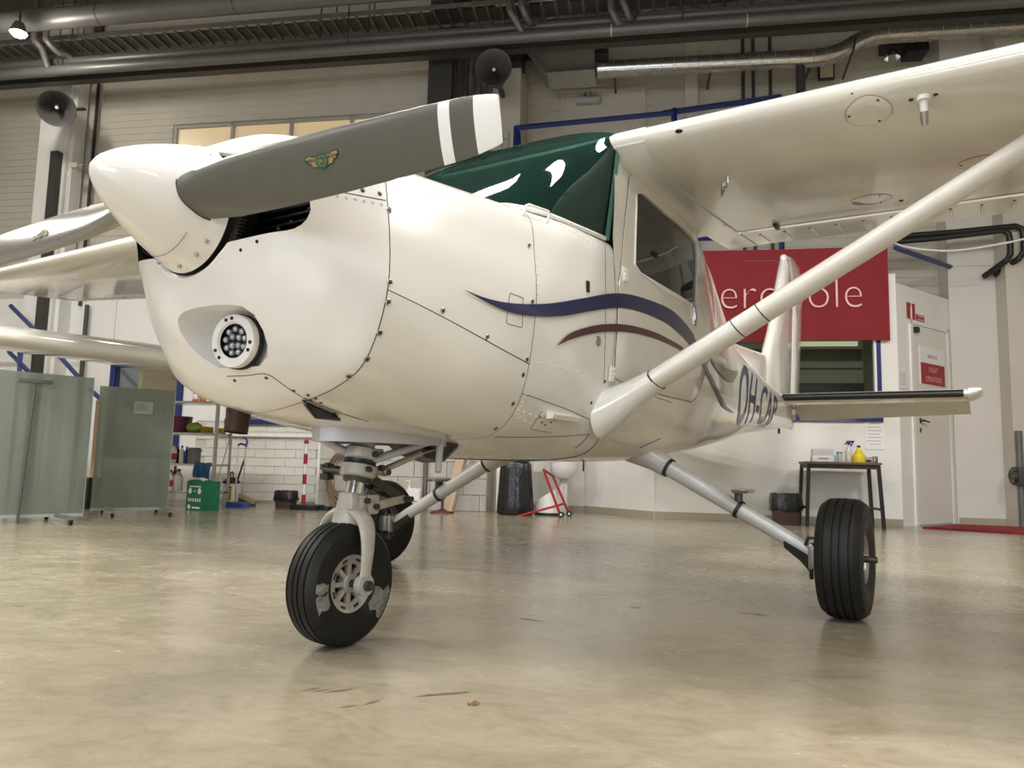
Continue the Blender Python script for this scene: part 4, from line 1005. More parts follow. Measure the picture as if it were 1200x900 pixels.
# ---------------------------------------------------------------- cowl outlet, exhaust, nose gear opening
m = MB(); P = [on(313, 439, .004), on(335, 454, .004), on(355, 468, .004), on(397, 487, .004), on(369, 486, .003), on(335, 478, .004), on(290, 461, .004), on(266, 442, .003)]
q = [P[2], P[3], P[4]]; q2 = [p+Vector((-.0, -.10, .07)) for p in q]
m = MB(); m.loft([[p+Vector((.004, .010, -.006)) for p in q], q, q2], True, True, True); ou = m.build('cowl_outlet', BLACK, AP)
m = MB(); m.tube([P[2]+Vector((.004, .012, -.008)), P[4]+Vector((.003, .006, -.004)), P[3]+Vector((.004, .012, -.008))], .0045, 6); m.build('outlet_lip', PIPED, ou)
seam('panel_seam', [(266, 441), (290, 440), (313, 438.5), (335, 453), (356, 466), (400, 484), (432, 494)], AP, 0.00098, 30)
for p in [(275, 446), (312, 443), (344, 458), (361, 463), (364, 469), (370, 467), (376, 472), (392, 484)]: bolt(*p, .005, DARKST, 'screw')
m = MB(); ea, eb = Vector((.52, -.27, .80)), Vector((.585, -.235, .63))
ea, eb = Vector(onY(285, 455, -.20)), Vector(onY(276, 507, -.20))
rr_ = .034
m.tube([ea+(ea-eb)*.6, ea, eb], rr_, 20, cap=False); m.tube([eb, ea], rr_*.9, 20, cap=False); m.loft([[eb+Vector((math.cos(k*PI/10)*s_, math.sin(k*PI/10)*s_, 0)) for k in range(20)] for s_ in (rr_*.88, rr_)], True)
m.build('exhaust_pipe', RUST, AP)
# painted lip round the nose gear bay
zl = .615
def bay(k, z): return [Vector((.13+(x-.13)*k, y*k, z)) for x, y in ((.40, 0), (.375, .06), (.30, .108), (.15, .132), (-.02, .132), (-.09, .09), (-.10, 0), (-.09, -.09), (-.02, -.132), (.15, -.132), (.30, -.108), (.375, -.06))]
o_, i_ = bay(1, .66), bay(1, .600); i2 = bay(.93, .600); o2 = bay(.93, .66)
MB().loft([o_, i_, i2, o2], True).build('gear_bay_lip', LAVEN, AP)
MB().loft([bay(.94, .616), bay(.94, .66)], True, True, True).build('gear_bay', BLACK, AP)
m = MB(); m.loft([[Vector((x, y, z)) for x, y, z in ((.02, -.1, .62), (-.16, -.09, .61), (-.28, 0, .60), (-.16, .09, .61), (.02, .1, .62))], [Vector((x, y, z)) for x, y, z in ((.0, -.05, .57), (-.12, -.04, .545), (-.2, 0, .55), (-.12, .04, .545), (.0, .05, .57))]], True, True, True); m.build('steering_boot', BAG, AP)
for (a, b) in (((.0, .09, .615), (.215, .03, .545)), ((.355, -.05, .612), (.245, -.03, .565))): MB().cyl(a, b, .0135, n=12).build('gear_brace', LAVEN, AP)
MB().cyl((-.02, .12, .625), (.015, .14, .515), .012, .011, 10).build('tow_link', LAVEN, AP)
# ---------------------------------------------------------------- nose gear
NG = bpy.data.objects.new('nose_gear', None); COL.objects.link(NG); NG.parent = AP
A_, B_ = Vector((.207, 0, .65)), Vector((.272, 0, .328)); ax = (B_-A_).normalized()
def al(t): return A_+(B_-A_)*t
MB().cyl(al(0), al(.34), .037, n=28).build('strut_housing', LAVEN, NG)
MB().cyl(al(.24), al(.80), .0285, n=28).build('oleo_piston', CHROME, NG)
m = MB(); m.tube([al(.20), al(.215), al(.30), al(.315)], [.046, .052, .052, .046], 28); m.box(al(.26)+Vector((-.045, .01, 0)), (.04, .05, .035), bev=.006); m.build('upper_collar', CASTAL, NG)
m = MB(); m.tube([al(.36), al(.375), al(.47), al(.485)], [.047, .056, .056, .047], 28); m.box(al(.42)+Vector((-.07, .0, 0)), (.07, .06, .03), bev=.006); m.build('steering_collar', CASTAL, NG)
MB().tube([al(.325), al(.355)], .05, 24).build('collar_band', BLACKP, NG)
MB().tube([al(.49), al(.53)], [.045, .040], 24).build('strut_gland', DARKST, NG)
for a in (al(.26)+Vector((.0, .052, 0)), al(.42)+Vector((.02, .055, .005)), al(.42)+Vector((-.06, .034, .01)), al(.42)+Vector((-.09, .034, -.004))): MB().cyl(a, a+Vector((0, .014, 0)), .0095, n=8).build('bolt', DARKST, NG)
m = MB(); m.cyl(al(.44)+Vector((-.02, -.03, 0)), al(.44)+Vector((.03, -.12, .01)), .014); m.box(al(.43)+Vector((.02, -.115, .012)), (.03, .035, .02), bev=.004); m.box(al(.43)+Vector((.02, -.115, -.018)), (.03, .035, .02), bev=.004); m.cyl(al(.43)+Vector((.02, -.115, -.03)), al(.43)+Vector((.02, -.115, .026)), .009, n=10); m.build('shimmy_damper', DARKST, NG)
m = MB(); m.cyl(al(.42)+Vector((-.08, .02, .0)), Vector((.04, .09, .575)), .010, n=10); m.cyl(Vector((.04, .09, .575)), Vector((-.12, .05, .60)), .006, n=8); m.ball(al(.42)+Vector((-.09, .03, .0)), .016); m.build('steering_rod', STEEL, NG)
m = MB(); m.tube([al(.64), al(.66), al(.84), al(.87)], [.038, .045, .047, .045], 28); m.box(al(.74)+Vector((-.05, .02, 0)), (.05, .05, .06), bev=.008); m.box(al(.70)+Vector((.035, .03, .0)), (.03, .03, .05), bev=.006); m.build('lower_collar', CASTAL, NG)
MB().tube([al(.85), al(.865)], .0485, 28).build('collar_band', DARKST, NG)
# torque links
lk = Vector((.04, 0, .425))
for (a, nm) in ((al(.50)+Vector((-.03, 0, 0)), 'upper_torque_link'), (al(.76)+Vector((-.05, 0, 0)), 'lower_torque_link')):
    m = MB()
    for sd in (1, -1): m.loft([[Vector((p.x, sd*w_+dy, p.z+dz)) for dy, dz in ((-.006, -.013), (.006, -.013), (.006, .013), (-.006, .013))] for p, w_ in ((a, .042), (a.lerp(lk, .5), .03), (lk, .02))], True, True, True)
    m.box(a.lerp(lk, .45), (.02, .07, .02)); m.build(nm, CASTAL if 'lower' in nm else DARKST, NG)
for c_ in (lk, al(.76)+Vector((-.055, 0, 0)), al(.70)+Vector((-.01, 0, 0))): MB().cyl(c_+Vector((0, -.05, 0)), c_+Vector((0, .058, 0)), .009, n=10).build('bolt', DARKST, NG)
# fork
NA = Vector((.285, 0, .182))
prof = [(-.088, .182), (-.092, .24), (-.092, .30), (-.078, .355), (-.045, .385), (0, .394), (.045, .385), (.078, .355), (.094, .30), (.094, .24), (.090, .182)]
m = MB(); rg = []
PP = dens(prof, 41)
for i, (y, z) in enumerate(PP):
    t = Vector((0, PP[min(i+1, 40)][0]-PP[max(i-1, 0)][0], PP[min(i+1, 40)][1]-PP[max(i-1, 0)][1])).normalized(); nn = Vector((0, -t.z, t.y)); x = np.interp(z, [.182, .30, .39], [.285, .279, .268])
    w_ = np.interp(z, [.18, .21, .30, .38, .40], [.030, .020, .026, .034, .036]); h_ = np.interp(z, [.18, .3, .39], [.011, .012, .016])
    rg.append([Vector((x+math.cos(a)*w_, y, z))+nn*math.sin(a)*h_ for a in [2*PI*k/14 for k in range(14)]])
m.loft(rg, True, True, True); m.cyl(Vector((.262, 0, .392)), B_+Vector((0, 0, .01)), .046, .052, 24)
m.cyl(NA+Vector((0, .078, 0)), NA+Vector((0, .102, 0)), .031, n=20); m.cyl(NA+Vector((0, -.078, 0)), NA+Vector((0, -.102, 0)), .031, n=20)
m.build('nose_fork', CASTAL, NG)
m = MB(); m.cyl(NA+Vector((0, -.115, 0)), NA+Vector((0, .108, 0)), .011, n=12); m.cyl(NA+Vector((0, .102, 0)), NA+Vector((0, .116, 0)), .016, n=6); m.cyl(NA+Vector((0, .11, 0)), NA+Vector((0, .126, 0)), .009, n=10); m.build('axle_bolt', DARKST, NG)
def wheel(name, c, R, Wd, par, rim, tilt=0, out=1):
    e = bpy.data.objects.new(name, None); COL.objects.link(e); e.parent = par; e.location = c; e.rotation_euler = (tilt, 0, 0)
    M_ = RX(-PI/2*out) # lathe axis along Y, +h outward
    pr = []; h = Wd/2
    sec = [(rim, h*.62), (rim+.012, h*.80), (rim+(R-rim)*.35, h*.97), (rim+(R-rim)*.6, h*1.0), (R-.022, h*.93), (R-.008, h*.72), (R-.003, h*.6)]
    gr = [(.60, .0), (.54, 1), (.50, 0), (.16, 0), (.13, 1), (.07, 1), (.04, 0)]
    top = [(R-.0025, h*.57), (R-.008, h*.545), (R-.008, h*.505), (R-.0015, h*.48), (R-.0005, h*.20), (R-.0075, h*.18), (R-.0075, h*.12), (R, h*.10)]
    half = sec+top; prof_ = half+[(r, -z) for r, z in half[::-1]]
    MB().lathe(prof_, M_, 72).build('tyre', RUBBER, e, ang=28)
    return e, M_
nw, M_ = wheel('nose_wheel', NA, .1815, .128, AP, .082)
def castwheel(e, M_, rim, h, par_m, spokes):
    m = MB(); m.lathe([(rim*.70, h*.46), (rim*.74, h*.52), (rim*.97, h*.62), (rim*1.03, h*.66), (rim*1.06, h*.60), (rim*1.0, h*.3), (rim*.72, h*.3), (rim*.70, h*.46)], M_, 48)
    m.lathe([(.001, h*.62), (rim*.30, h*.62), (rim*.34, h*.58), (rim*.34, h*.1)], M_, 32); hub = m.build('wheel_hub', par_m, e)
    MB().lathe([(rim*.30, h*.12), (rim*.75, h*.12)], M_, 32).build('hub_well', DARKST, e)
    for k in range(spokes):
        a = k*2*PI/spokes; mm = MB(); mm.box((rim*.52, 0, h*.38), (rim*.42, rim*.16, h*.3), bev=.002)
        mm.bm.transform(M_ @ RZ(a)); mm.build('spoke', par_m, e)
        mm = MB(); mm.box((rim*.87, 0, h*.575), (rim*.10, rim*.26, .004), bev=.0015); mm.bm.transform(M_ @ RZ(a+PI/spokes)); mm.build('rim_pocket', DARKST, e)
    return hub
hub = castwheel(nw, M_, .082, .064, CASTAL, 8)
SCUFF = mat('scuffed_paint_splash', (.30, .29, .27), .8, noise=.6, nscale=60)
for (ca_, r0, r1, da) in ((2.62, .092, .150, .32), (.28, .112, .160, .16), (-.02, .112, .16, .10)):
    rows = []
    for r_ in np.linspace(r0, r1, 5):
        rows.append([])
        for a in np.linspace(-da, da, 9):
            jit = 1+.25*math.sin(a*31+r_*170); t_ = (r_-.082)/(.1815-.082); hh = .064*np.interp(t_, [0, .12, .35, .6, .8], [.66, .82, .972, 1.003, .945])+.0012
            rows[-1].append(M_ @ Vector((r_*math.cos(ca_+a*jit), r_*math.sin(ca_+a*jit), hh)))
    MB().grid(rows).build('tyre_scuff', SCUFF, nw)
# ---------------------------------------------------------------- main gear
for sd in (1, -1):
    top, bot = Vector((-1.165, sd*.36, .61)), Vector((-1.172, sd*1.05, .235))
    leg = MB().cyl(top-(bot-top)*.25, bot, .038, .029, 24).build('main_gear_leg', GEARAL, AP)
    d = (bot-top).normalized(); rg = []
    for t, r, f_ in ((-.06, .13, .55), (.0, .10, .6), (.07, .055, .85), (.12, .046, 1), (.125, .041, 1)):
        c_ = top+d*t; rg.append([c_+Vector((1, 0, 0))*math.cos(k*PI/12)*r+d.cross(Vector((1, 0, 0))).normalized()*math.sin(k*PI/12)*r*f_ for k in range(24)])
    MB().loft(rg, True, True, True).build('leg_fairing', GEARAL, leg)
    p = top+d*.13; MB().tube([p-d*.008, p+d*.008], .042, 20).build('leg_clamp', BLACKP, leg)
    p = top.lerp(bot, .60); m = MB(); m.tube([p-d*.008, p+d*.008], .038, 20, cap=False).build('step_clamp', BLACKP, leg)
    m = MB(); u_ = Vector((0, -sd*d.z*0, 1)); m.box(p+Vector((0, 0, .045)), (.04, .025, .05), bev=.004); m.build('step_bracket', DARKST, leg)
    m = MB(); m.loft([[p+Vector((x*s_, y*s_+sd*.012, z)) for x, y in rrect(-.07, .07, -.028, .04, .012, 3)] for z, s_ in ((.066, .85), (.078, 1), (.081, 1))], True, True, True).build('step_plate', STEEL, leg)
    m = MB(); e0 = top.lerp(bot, .90); m.loft([[e0+d*t+Vector((x, 0, z)) for x, z in ((.03, -.012), (-.03, -.012), (-.022, -.04-.03*q), (.022, -.04-.03*q))] for t, q in ((-.03, 0), (.04, .5), (.08, 1.2))], True, True, True); m.build('axle_bracket', BLACKP, leg)
    wc3 = Vector((-1.172, sd*1.175, .2235))
    mw, MM = wheel('main_wheel', wc3, .2235, .165, AP, .080, 0, sd)
    h = .0825
    m = MB(); m.lathe([(.001, h*.50), (.03, h*.55), (.045, h*.50), (.052, h*.36), (.070, h*.40), (.076, h*.74), (.086, h*.84), (.092, h*.80), (.083, h*.3), (.05, h*.1)], MM, 40); m.lathe([(.001, -h*.4), (.07, -h*.4), (.086, -h*.64), (.083, -h*.3)], MM, 32); m.build('wheel_hub', STEEL, mw)
    m = MB(); m.lathe([(.001, h*1.32), (.012, h*1.32), (.012, h*.4)], MM, 14); m.build('axle', DARKST, mw)
    m = MB(); m.cyl(MM @ Vector((0, 0, -h*.4)), MM @ Vector((0, 0, -h*1.55)), .022, n=16); m.build('stub_axle', STEEL, mw)
    m = MB(); m.lathe([(.06, -h*.72), (.10, -h*.72), (.10, -h*.78), (.06, -h*.78)], MM, 32, closed=True); m.build('brake_disc', DARKST, mw)
    m = MB(); m.box(MM @ Vector((.055, -.0, -h*1.06)), (.07, .055, .085), bev=.012); m.box(MM @ Vector((.02, 0, -h*1.4)), (.085, .02, .10), bev=.012); m.build('brake_caliper', STEEL, mw)
    m = MB(); q_ = MM @ Vector((.05, 0, -h*1.15)); m.tube([q_+Vector((0, 0, .04)), q_+Vector((0, 0, .068)), q_+Vector((0, -sd*.03, .07)), q_+Vector((0, -sd*.04, .04))], .007, 8); m.cyl(q_+Vector((0, -sd*.02, -.04)), q_+Vector((0, -sd*.02, -.085)), .008, n=8); m.build('brake_hose', BLACKP, mw)
MB().cyl((-.86, .22, .565), (-.86, .22, .525), .004, n=6).build('drain_pipe', DARKST, AP)
# ================================================================== THINGS IN THE HANGAR
def pw(px, y): return px*(y-_cl[1])/FPX   # rough size of px picture pixels at wall depth y
# ceiling lamps
for i, (x, y) in enumerate(LAMPS):
    t = thing('ceiling_lamp', 'long strip lamp hanging under the hangar ceiling', 'lamp', x, y, LAMP_Z, group='ceiling strip lamps')
    MB().box((0, 0, 0), (1.7, .42, .12), bev=.02).build('lamp_body', GREYT, t)
    MB().box((0, 0, -.068), (1.55, .30, .015)).build('tube', mat('lamp_tube', (.9, .9, .85), .4, emit=(1, .93, .82), es=14) if i == 0 else bpy.data.materials['lamp_tube'], t)
    for sx in (-.6, .6): MB().cyl((sx, 0, .05), (sx, 0, HC-LAMP_Z), .008, n=6).build('hanger_rod', DARKST, t)
# bright spot lamp at the upper left
p = H(22, 36, -1.62)
t = thing('flood_lamp', 'glaring lit lamp among the pipes at the upper left corner', 'lamp', *p)
MB().lathe([(.001, .10), (.05, .10), (.09, 0), (.095, -.03)], Matrix(), 24).build('lamp_housing', PIPEG, t)
MB().ball((0, 0, -.03), .085, (1, 1, .6)).build('bulb', mat('bulb_glow', (1, 1, 1), .4, emit=(1, .95, .86), es=60), t)
MB().cyl((0, 0, .09), (0, 0, HC-p[2]), .012, n=8).build('hanger_rod', DARKST, t)
l = bpy.data.lights.new('bulb_light', 'POINT'); l.energy = 60; l.color = (1, .93, .82); l.shadow_soft_size = .1; lo = bpy.data.objects.new('bulb_light', l); COL.objects.link(lo); lo.location = Lw(p[0], p[1]-.05, p[2]-.14)
# --- overhead pipes, parallel to the wall
YP_ = -.8
def pipe_at(px, pyc, y): return H(px, pyc, y)
zA, zB, zT, zD = H(300, 53, -.7)[2], H(300, 66, YP_)[2], H(300, 36, -.6)[2], H(0, 27, -.75)[2]
t = thing('overhead_pipe', 'lower grey insulated pipe of the pair along the wall', 'pipe', 0, YP_, zB); PB = t; PB['axis'] = (YP_, float(zB))
MB().cyl((-8.9, 0, 0), (8.9, 0, 0), .068, n=20).build('pipe_run', PIPEG, t)
for x in (1.2, 2.7): MB().tube([(x-.004, 0, 0), (x+.004, 0, 0)], .0715, 20).build('tie_band', WHITE, t)
for x in (-6, -2, 2, 6): MB().cyl((x, 0, .06), (x, 0, HC-zB), .008, n=6).build('hanger_rod', DARKST, t)
t = thing('overhead_pipe', 'upper grey insulated pipe just behind the lower one', 'pipe', 0, -.64, zA); PA = t; PA['axis'] = (-.64, float(zA))
MB().cyl((-8.9, 0, 0), (8.9, 0, 0), .058, n=20).build('pipe_run', PIPEG, t)
for x in (-6, -2, 2, 6): MB().cyl((x+.2, 0, .05), (x+.2, 0, HC-zA), .008, n=6).build('hanger_rod', DARKST, t)
# dark bar below and behind the pipes
zb_ = H(300, 79, -.5)[2]
t = thing('dark_bar', 'dark bar below the two grey pipes along the wall', 'beam', 0, -.5, zb_)
MB().box((0, 0, 0), (17.8, .12, .07)).build('bar_web', PIPED, t)
MB().box((0, 0, .04), (17.8, .2, .015)).build('bar_flange', PIPED, t)
for x in (-6.5, -2.5, 2.5, 6.5): MB().cyl((x, 0, .04), (x, 0, HC-zb_), .01, n=6).build('hanger_rod', DARKST, t)
# cable tray
t = thing('cable_tray', 'open ladder cable tray with rungs above the grey pipes', 'cable tray', 0, -.5, zT)
MB().box((0, -.20, .055), (17.8, .012, .06)).build('tray_rail', GALV, t); MB().box((0, .20, .055), (17.8, .012, .06)).build('tray_rail', GALV, t)
x = -7.4; rung = None
while x < 7.4:
    if rung is None: rung = MB().box((0, 0, 0), (.03, .40, .02)).mesh('tray_rung', PIPEG)
    o = bpy.data.objects.new('tray_rung', rung); COL.objects.link(o); o.parent = t; o.location = (x, 0, .035); x += .165
for x in (-6, -2.25, -1.75, 2, 6): MB().cyl((x, -.1, .05), (x, -.1, HC-zT), .009, n=6).build('hanger_rod', DARKST, t)
MB().box((0, .02, .052), (17.6, .26, .012)).build('cable_bundle', PIPED, t)
# big dark duct at the very top left
t = thing('overhead_duct', 'big dark grey duct along the very top of the view', 'duct', 0, -1.3, H(0, 27, -1.3)[2])
MB().cyl((-8.9, 0, 0), (3.5, 0, 0), .13, n=28).build('duct_run', PIPEG, t)
for x in (-5.0, -3.2, -.6): MB().tube([(x-.006, 0, 0), (x+.006, 0, 0)], .133, 28).build('duct_band', PIPED, t)
for x in (-7, -3, 1): MB().cyl((x, 0, .1), (x, 0, HC-t.location.z), .01, n=6).build('hanger_rod', DARKST, t)
# pipe bends dropping into the pipes
def bend(par, px, top, zend, yend):
    p = H(px, top, -.95); o = par.location; x0 = p[0]
    pts = [(x0, -.95, p[2]+.25), (x0, -.95, p[2]), (x0+.02, -.95, p[2]-.07), (x0+.08, -.95+(yend+.95)*.4, p[2]-.16), (x0+.13, -.95+(yend+.95)*.8, zend+.05), (x0+.16, yend, zend)]
    yp, zp = par['axis']
    m = MB(); m.tube([Vector((q[0], q[1]-yp, q[2]-zp)) for q in dens(pts, 22)], .04, 12); m.cyl((x0, -.95-yp, p[2]+.2-zp), (x0, -.95-yp, HC-zp), .04, n=12); m.build('pipe_bend', PIPEG, par)
for px, top, par in ((40, 42, PB), (54, 42, PA), (597, 8, PB), (611, 4, PA), (716, 8, PB), (730, 0, PA)): bend(par, px, top, zB if par is PB else zA, YP_ if par is PB else -.64)
for q in (PA, PB): del q['axis']
# brown board at the ceiling
p0, p1 = H(60, 38, 0), H(116, 20, 0)
hang(slab(MB(), p0[0]-.5, p1[0], -.05, .0, p0[2]-.02, p1[2]+.55), 'wood_board', WOODC, 'dark brown wooden board high up beside the bright lamp', 'board', 0, YD, 0)
# louvre heater at the top
p0, p1 = H(622, 12, -.3), H(702, 4, -.3)
t = thing('louvre_heater', 'ceiling heater with curved silver louvres at the top edge', 'heater', (p0[0]+p1[0])/2, -.3, p0[2])
MB().box((0, .14, .10), (p1[0]-p0[0]+.08, .04, .26)).build('heater_back', PIPED, t); MB().box((0, 0, .23), (p1[0]-p0[0]+.08, .32, .02)).build('heater_top', PIPED, t)
for k in range(4):
    x = -(p1[0]-p0[0])/2+(k+.5)*(p1[0]-p0[0])/4
    m = MB(); m.grid([[Vector((x+q, .10*math.cos(a)-.05, .09*math.sin(a)+.02)) for a in np.linspace(-2.2, .4, 9)] for q in (-.065, .065)]); m.build('louvre', GALV, t)
for x in (-.25, .25): MB().cyl((x, .1, .2), (x, .1, HC-p0[2]), .008, n=6).build('hanger_rod', DARKST, t)
# horns
def horn(name, label, px, py, y, r, yawd, pitch):
    p = H(px, py, y); t = thing(name, label, 'loudspeaker', p[0], y, p[2]); Mh = RZ(math.radians(yawd)) @ RX(math.radians(90+pitch))
    prof_ = [(r, 0), (r*1.02, .01), (r*.97, -.0), (r*.80, -.10), (r*.55, -.20), (r*.35, -.28), (r*.26, -.33), (.001, -.33)]
    MB().lathe(prof_, Mh, 36).build('horn_bell', PIPEG, t, ang=60)
    MB().lathe([(r*1.0, .008), (r*1.04, .0), (r*1.0, -.010)], Mh, 36).build('horn_rim', PIPED, t)
    m = MB(); m.lathe([(.001, -.07), (.02, -.075), (.035, -.12), (.045, -.22), (.001, -.22)], Mh, 16); m.build('horn_throat', PIPED, t)
    MB().ball(Mh @ Vector((0, 0, -.07)), .022).build('horn_tip', WHITE, t)
    MB().lathe([(.001, -.32), (r*.42, -.32), (r*.42, -.46), (.001, -.46)], Mh, 20).build('horn_driver', PIPED, t)
    q = Mh @ Vector((0, 0, -.40)); return t, p, q
t, p, q = horn('horn_speaker', 'grey horn loudspeaker on the pillar at the upper left', 66, 127, -.72, .225, 38, 30)
MB().box((q.x+.05, q.y+.06, q.z+.02), (.10, .20, .04)).box((q.x+.16, q.y+.12, q.z-.02), (.28, .06, .02)).build('horn_bracket', PIPED, t)
t, p, q = horn('horn_speaker', 'round grey horn loudspeaker facing out beside the white pillar', 578, 79, -.72, .215, 4, 8)
MB().box((q.x, q.y+.2, q.z), (.05, .50, .05)).build('horn_bracket', PIPED, t)
# vertical steel ducts and conduits
def vert(name, label, px, y, r, mtl, cat='pipe', z0=1.5, z1=None):
    p = H(px, 120, y); t = thing(name, label, cat, p[0], y, z0); MB().cyl((0, 0, 0), (0, 0, (z1 or HC)-z0), r, n=20).build('pipe_run', mtl, t)
    for z in (1.2, 2.6): MB().tube([(0, 0, z-.006), (0, 0, z+.006)], r*1.05, 20).build('pipe_band', PIPED, t)
vert('vertical_duct', 'shiny vertical steel duct right of the dark column', 551, .1, .062, GALV, z0=0); vert('vertical_duct', 'thinner steel duct behind the horn loudspeaker', 567, .14, .05, GALV, z0=0)
for k, px in enumerate((871, 883, 903)):
    vert('wall_conduit', ['leftmost dark conduit above the blue rail', 'middle dark conduit above the blue rail', 'rightmost dark conduit above the blue rail'][k], px, YW-.05, .022, PIPED, 'conduit', 2.75)
vert('wall_conduit', 'black conduit running down beside the left pillar', 114, YD-.06, .022, BLACKP, 'conduit', 2.6, H(114, 95, 0)[2])
p = H(65, 200, -.22)
t = thing('drain_pipe', 'dark square downpipe beside the left pillar', 'pipe', p[0], -.22, 0); MB().box((0, 0, 2.35), (.12, .10, 4.7)).build('pipe_run', PIPED, t)
for k, px in enumerate((48, 91)):
    p = H(px, 400, -.1); t = thing('drain_pipe', ['dark pipe on the wall behind the left wing tip', 'dark pipe on the wall right of the blue brace'][k], 'pipe', p[0], YO-.08, 0); MB().cyl((0, 0, 0), (0, 0, 2.6), .028, n=12).build('pipe_run', PIPED, t)
p = H(88, 194, -.19)
t = thing('junction_box', 'beige junction box on the left white pillar', 'box', p[0], -.18, p[2]); MB().box((0, -.02, 0), (.085, .04, .075), bev=.008).build('box_body', mat('beige_plastic', (.55, .47, .32), .5), t)
MB().tube([(-.03, -.008, -.01), (-.1, -.008, -.02), (-.12, -.008, -.1), (-.16, -.008, -1.0)], .006, 6).build('cable', WALLU, t)
MB().tube([(.03, -.008, 0), (.14, -.008, .01)], .006, 6).build('cable', WALLU, t)
# cable ladder on the white pillar
p = H(592, 170, .08); t = thing('cable_ladder', 'narrow vertical cable ladder on the pillar under the horn', 'cable tray', p[0], .08, 1.6)
for sx in (-.045, .045): MB().box((sx, 0, 1.6), (.015, .02, 3.2)).build('ladder_rail', GREYT, t)
rr_ = MB().box((0, 0, 0), (.09, .015, .015)).mesh('ladder_rung', GREYT)
for k in range(16): o = bpy.data.objects.new('ladder_rung', rr_); COL.objects.link(o); o.parent = t; o.location = (0, 0, .1+.2*k)
# --- duct box and spiral duct
yd = .1
a, b = H(640, 98, yd), H(698, 56, yd); c_ = H(612, 60, yd)
t = thing('duct_transition', 'flat sheet metal duct box tapering into the spiral duct', 'duct', 0, yd, 0)
z1, z0 = b[2], a[2]
m = MB(); m.loft([[Vector((x, y, z)) for x, z in ((c_[0], z1), (a[0]+.03, z0+.03), (b[0], z0+.03), (b[0], z1))] for y in (-.22, .22)], True, True, True); m.build('duct_box', GALV, t, ang=20)
m = MB(); m.box(((c_[0]+b[0])/2, -.225, z1-.02), (b[0]-c_[0], .02, .035)); m.build('duct_flange', STEEL, t)
m = MB(); m.loft([[Vector((x, y, z)) for x, z in ((c_[0]-.02, z1+.02), (a[0]+.0, z0), (a[0]+.05, z0), (c_[0]+.05, z1+.02))] for y in (-.24, -.21)], True, True, True); m.build('duct_flange', STEEL, t)
m = MB(); m.box((c_[0]-.08, 0, z1-.10), (.2, .3, .2)); m.build('duct_opening', BLACKP, t)
m = MB(); m.box((b[0]+.06, .05, z1+.03), (.2, .2, .28)); m.build('duct_bracket', BLACKP, t)
MB().box(((c_[0]+b[0])/2, .25, z1-.1), (.08, .36, .05)).build('wall_bracket', PIPED, t)
P_ = [H(696, 82, yd), H(960, 68, yd), H(985, 62, yd), H(1008, 47, yd), H(1030, 41, yd), H(1206, 30, yd), H(1300, 24, yd)]
pts = [(p[0], 0, p[2]) for p in P_]
t = thing('spiral_duct', 'shiny spiral ventilation duct stepping up along the wall', 'duct', 0, yd, 0)
path = lin(pts, 120); path = [sum(path[max(0, i-2):i+3])/len(path[max(0, i-2):i+3]) for i in range(120)]
rd_ = .106
rads = [rd_]*120; MB().tube([Vector(p) for p in path], rads, 28).build('duct_run', GALV, t)
for k in range(2, 119, 3): v = Vector(path[k]); u = (Vector(path[k+1])-Vector(path[k-1])).normalized(); MB().tube([v-u*.004, v+u*.004], rd_+.003, 28).build('duct_seam', STEEL, t)
for px in (858, 880):
    p = H(px, 66, yd-.1); MB().box((p[0], -.095, p[2]), (.06, .01, .022), bev=.004).build('duct_grille', BLACK, t)
p = H(938, 82, yd); MB().cyl((p[0], 0, p[2]+.1), (p[0], .0, p[2]-.5), .055, n=20).build('duct_branch', PIPED, t)
p = H(1001, 55, yd-.12); q_ = H(988, 92, yd-.12); MB().tube([(p[0]+.02, -.11, p[2]+.12), (p[0], -.115, p[2]), (q_[0], -.10, q_[2])], .012, 8).build('hanger_strap', DARKST, t)
for x in (1.2, 2.4, 3.6): MB().box((x, .32, np.interp(x, [q[0] for q in pts], [q[2] for q in pts])), (.03, .60, .03)).build('wall_bracket', PIPED, t)
p = H(968, 84, YW-.18)
t = thing('work_light', 'square black-framed floodlight under the spiral duct', 'lamp', p[0], YW-.18, p[2]); MB().box((0, 0, 0), (.20, .06, .22), bev=.01).build('lamp_case', BLACKP, t); MB().box((0, -.032, -.005), (.155, .006, .175)).build('reflector', mat('reflector_pale', (.62, .60, .52), .35, .2), t)
MB().box((0, -.036, 0), (.05, .004, .05)).build('led_chip', mat('led_yellow', (.7, .55, .2), .4), t); MB().box((0, .09, 0), (.05, .14, .04)).build('lamp_bracket', DARKST, t)
p = H(1048, 62, YW-.32)
t = thing('stage_lamp', 'dark lamp with shiny reflector below the spiral duct', 'lamp', p[0], YW-.32, p[2]); m = MB(); m.box((-.02, 0, .09), (.26, .22, .13)).box((.24, .02, .06), (.24, .26, .22)).box((.1, .16, .1), (.3, .1, .05)); m.build('lamp_case', BLACKP, t)
MB().lathe([(.001, .05), (.05, .04), (.085, -.03), (.09, -.06)], T(-.03, -.02, -.02), 20).build('reflector', CHROME, t)
# emergency lamp on the wall
p = H(689, 118, YW-.1)
t = thing('wall_lamp', 'slim grey lamp hung from a triangular bracket on the wall panel', 'lamp', p[0], YW-.1, p[2]); MB().box((0, 0, 0), (.33, .08, .09), bev=.012).build('lamp_case', GREYT, t); MB().box((0, -.042, -.008), (.29, .006, .045)).build('lamp_cover', mat('lamp_cover_grey', (.45, .44, .42), .4), t)
MB().tube([(-.06, .03, .04), (0, .06, .24), (.02, .06, .24), (.04, .03, .04)], .008, 6).build('lamp_bracket', PIPED, t)
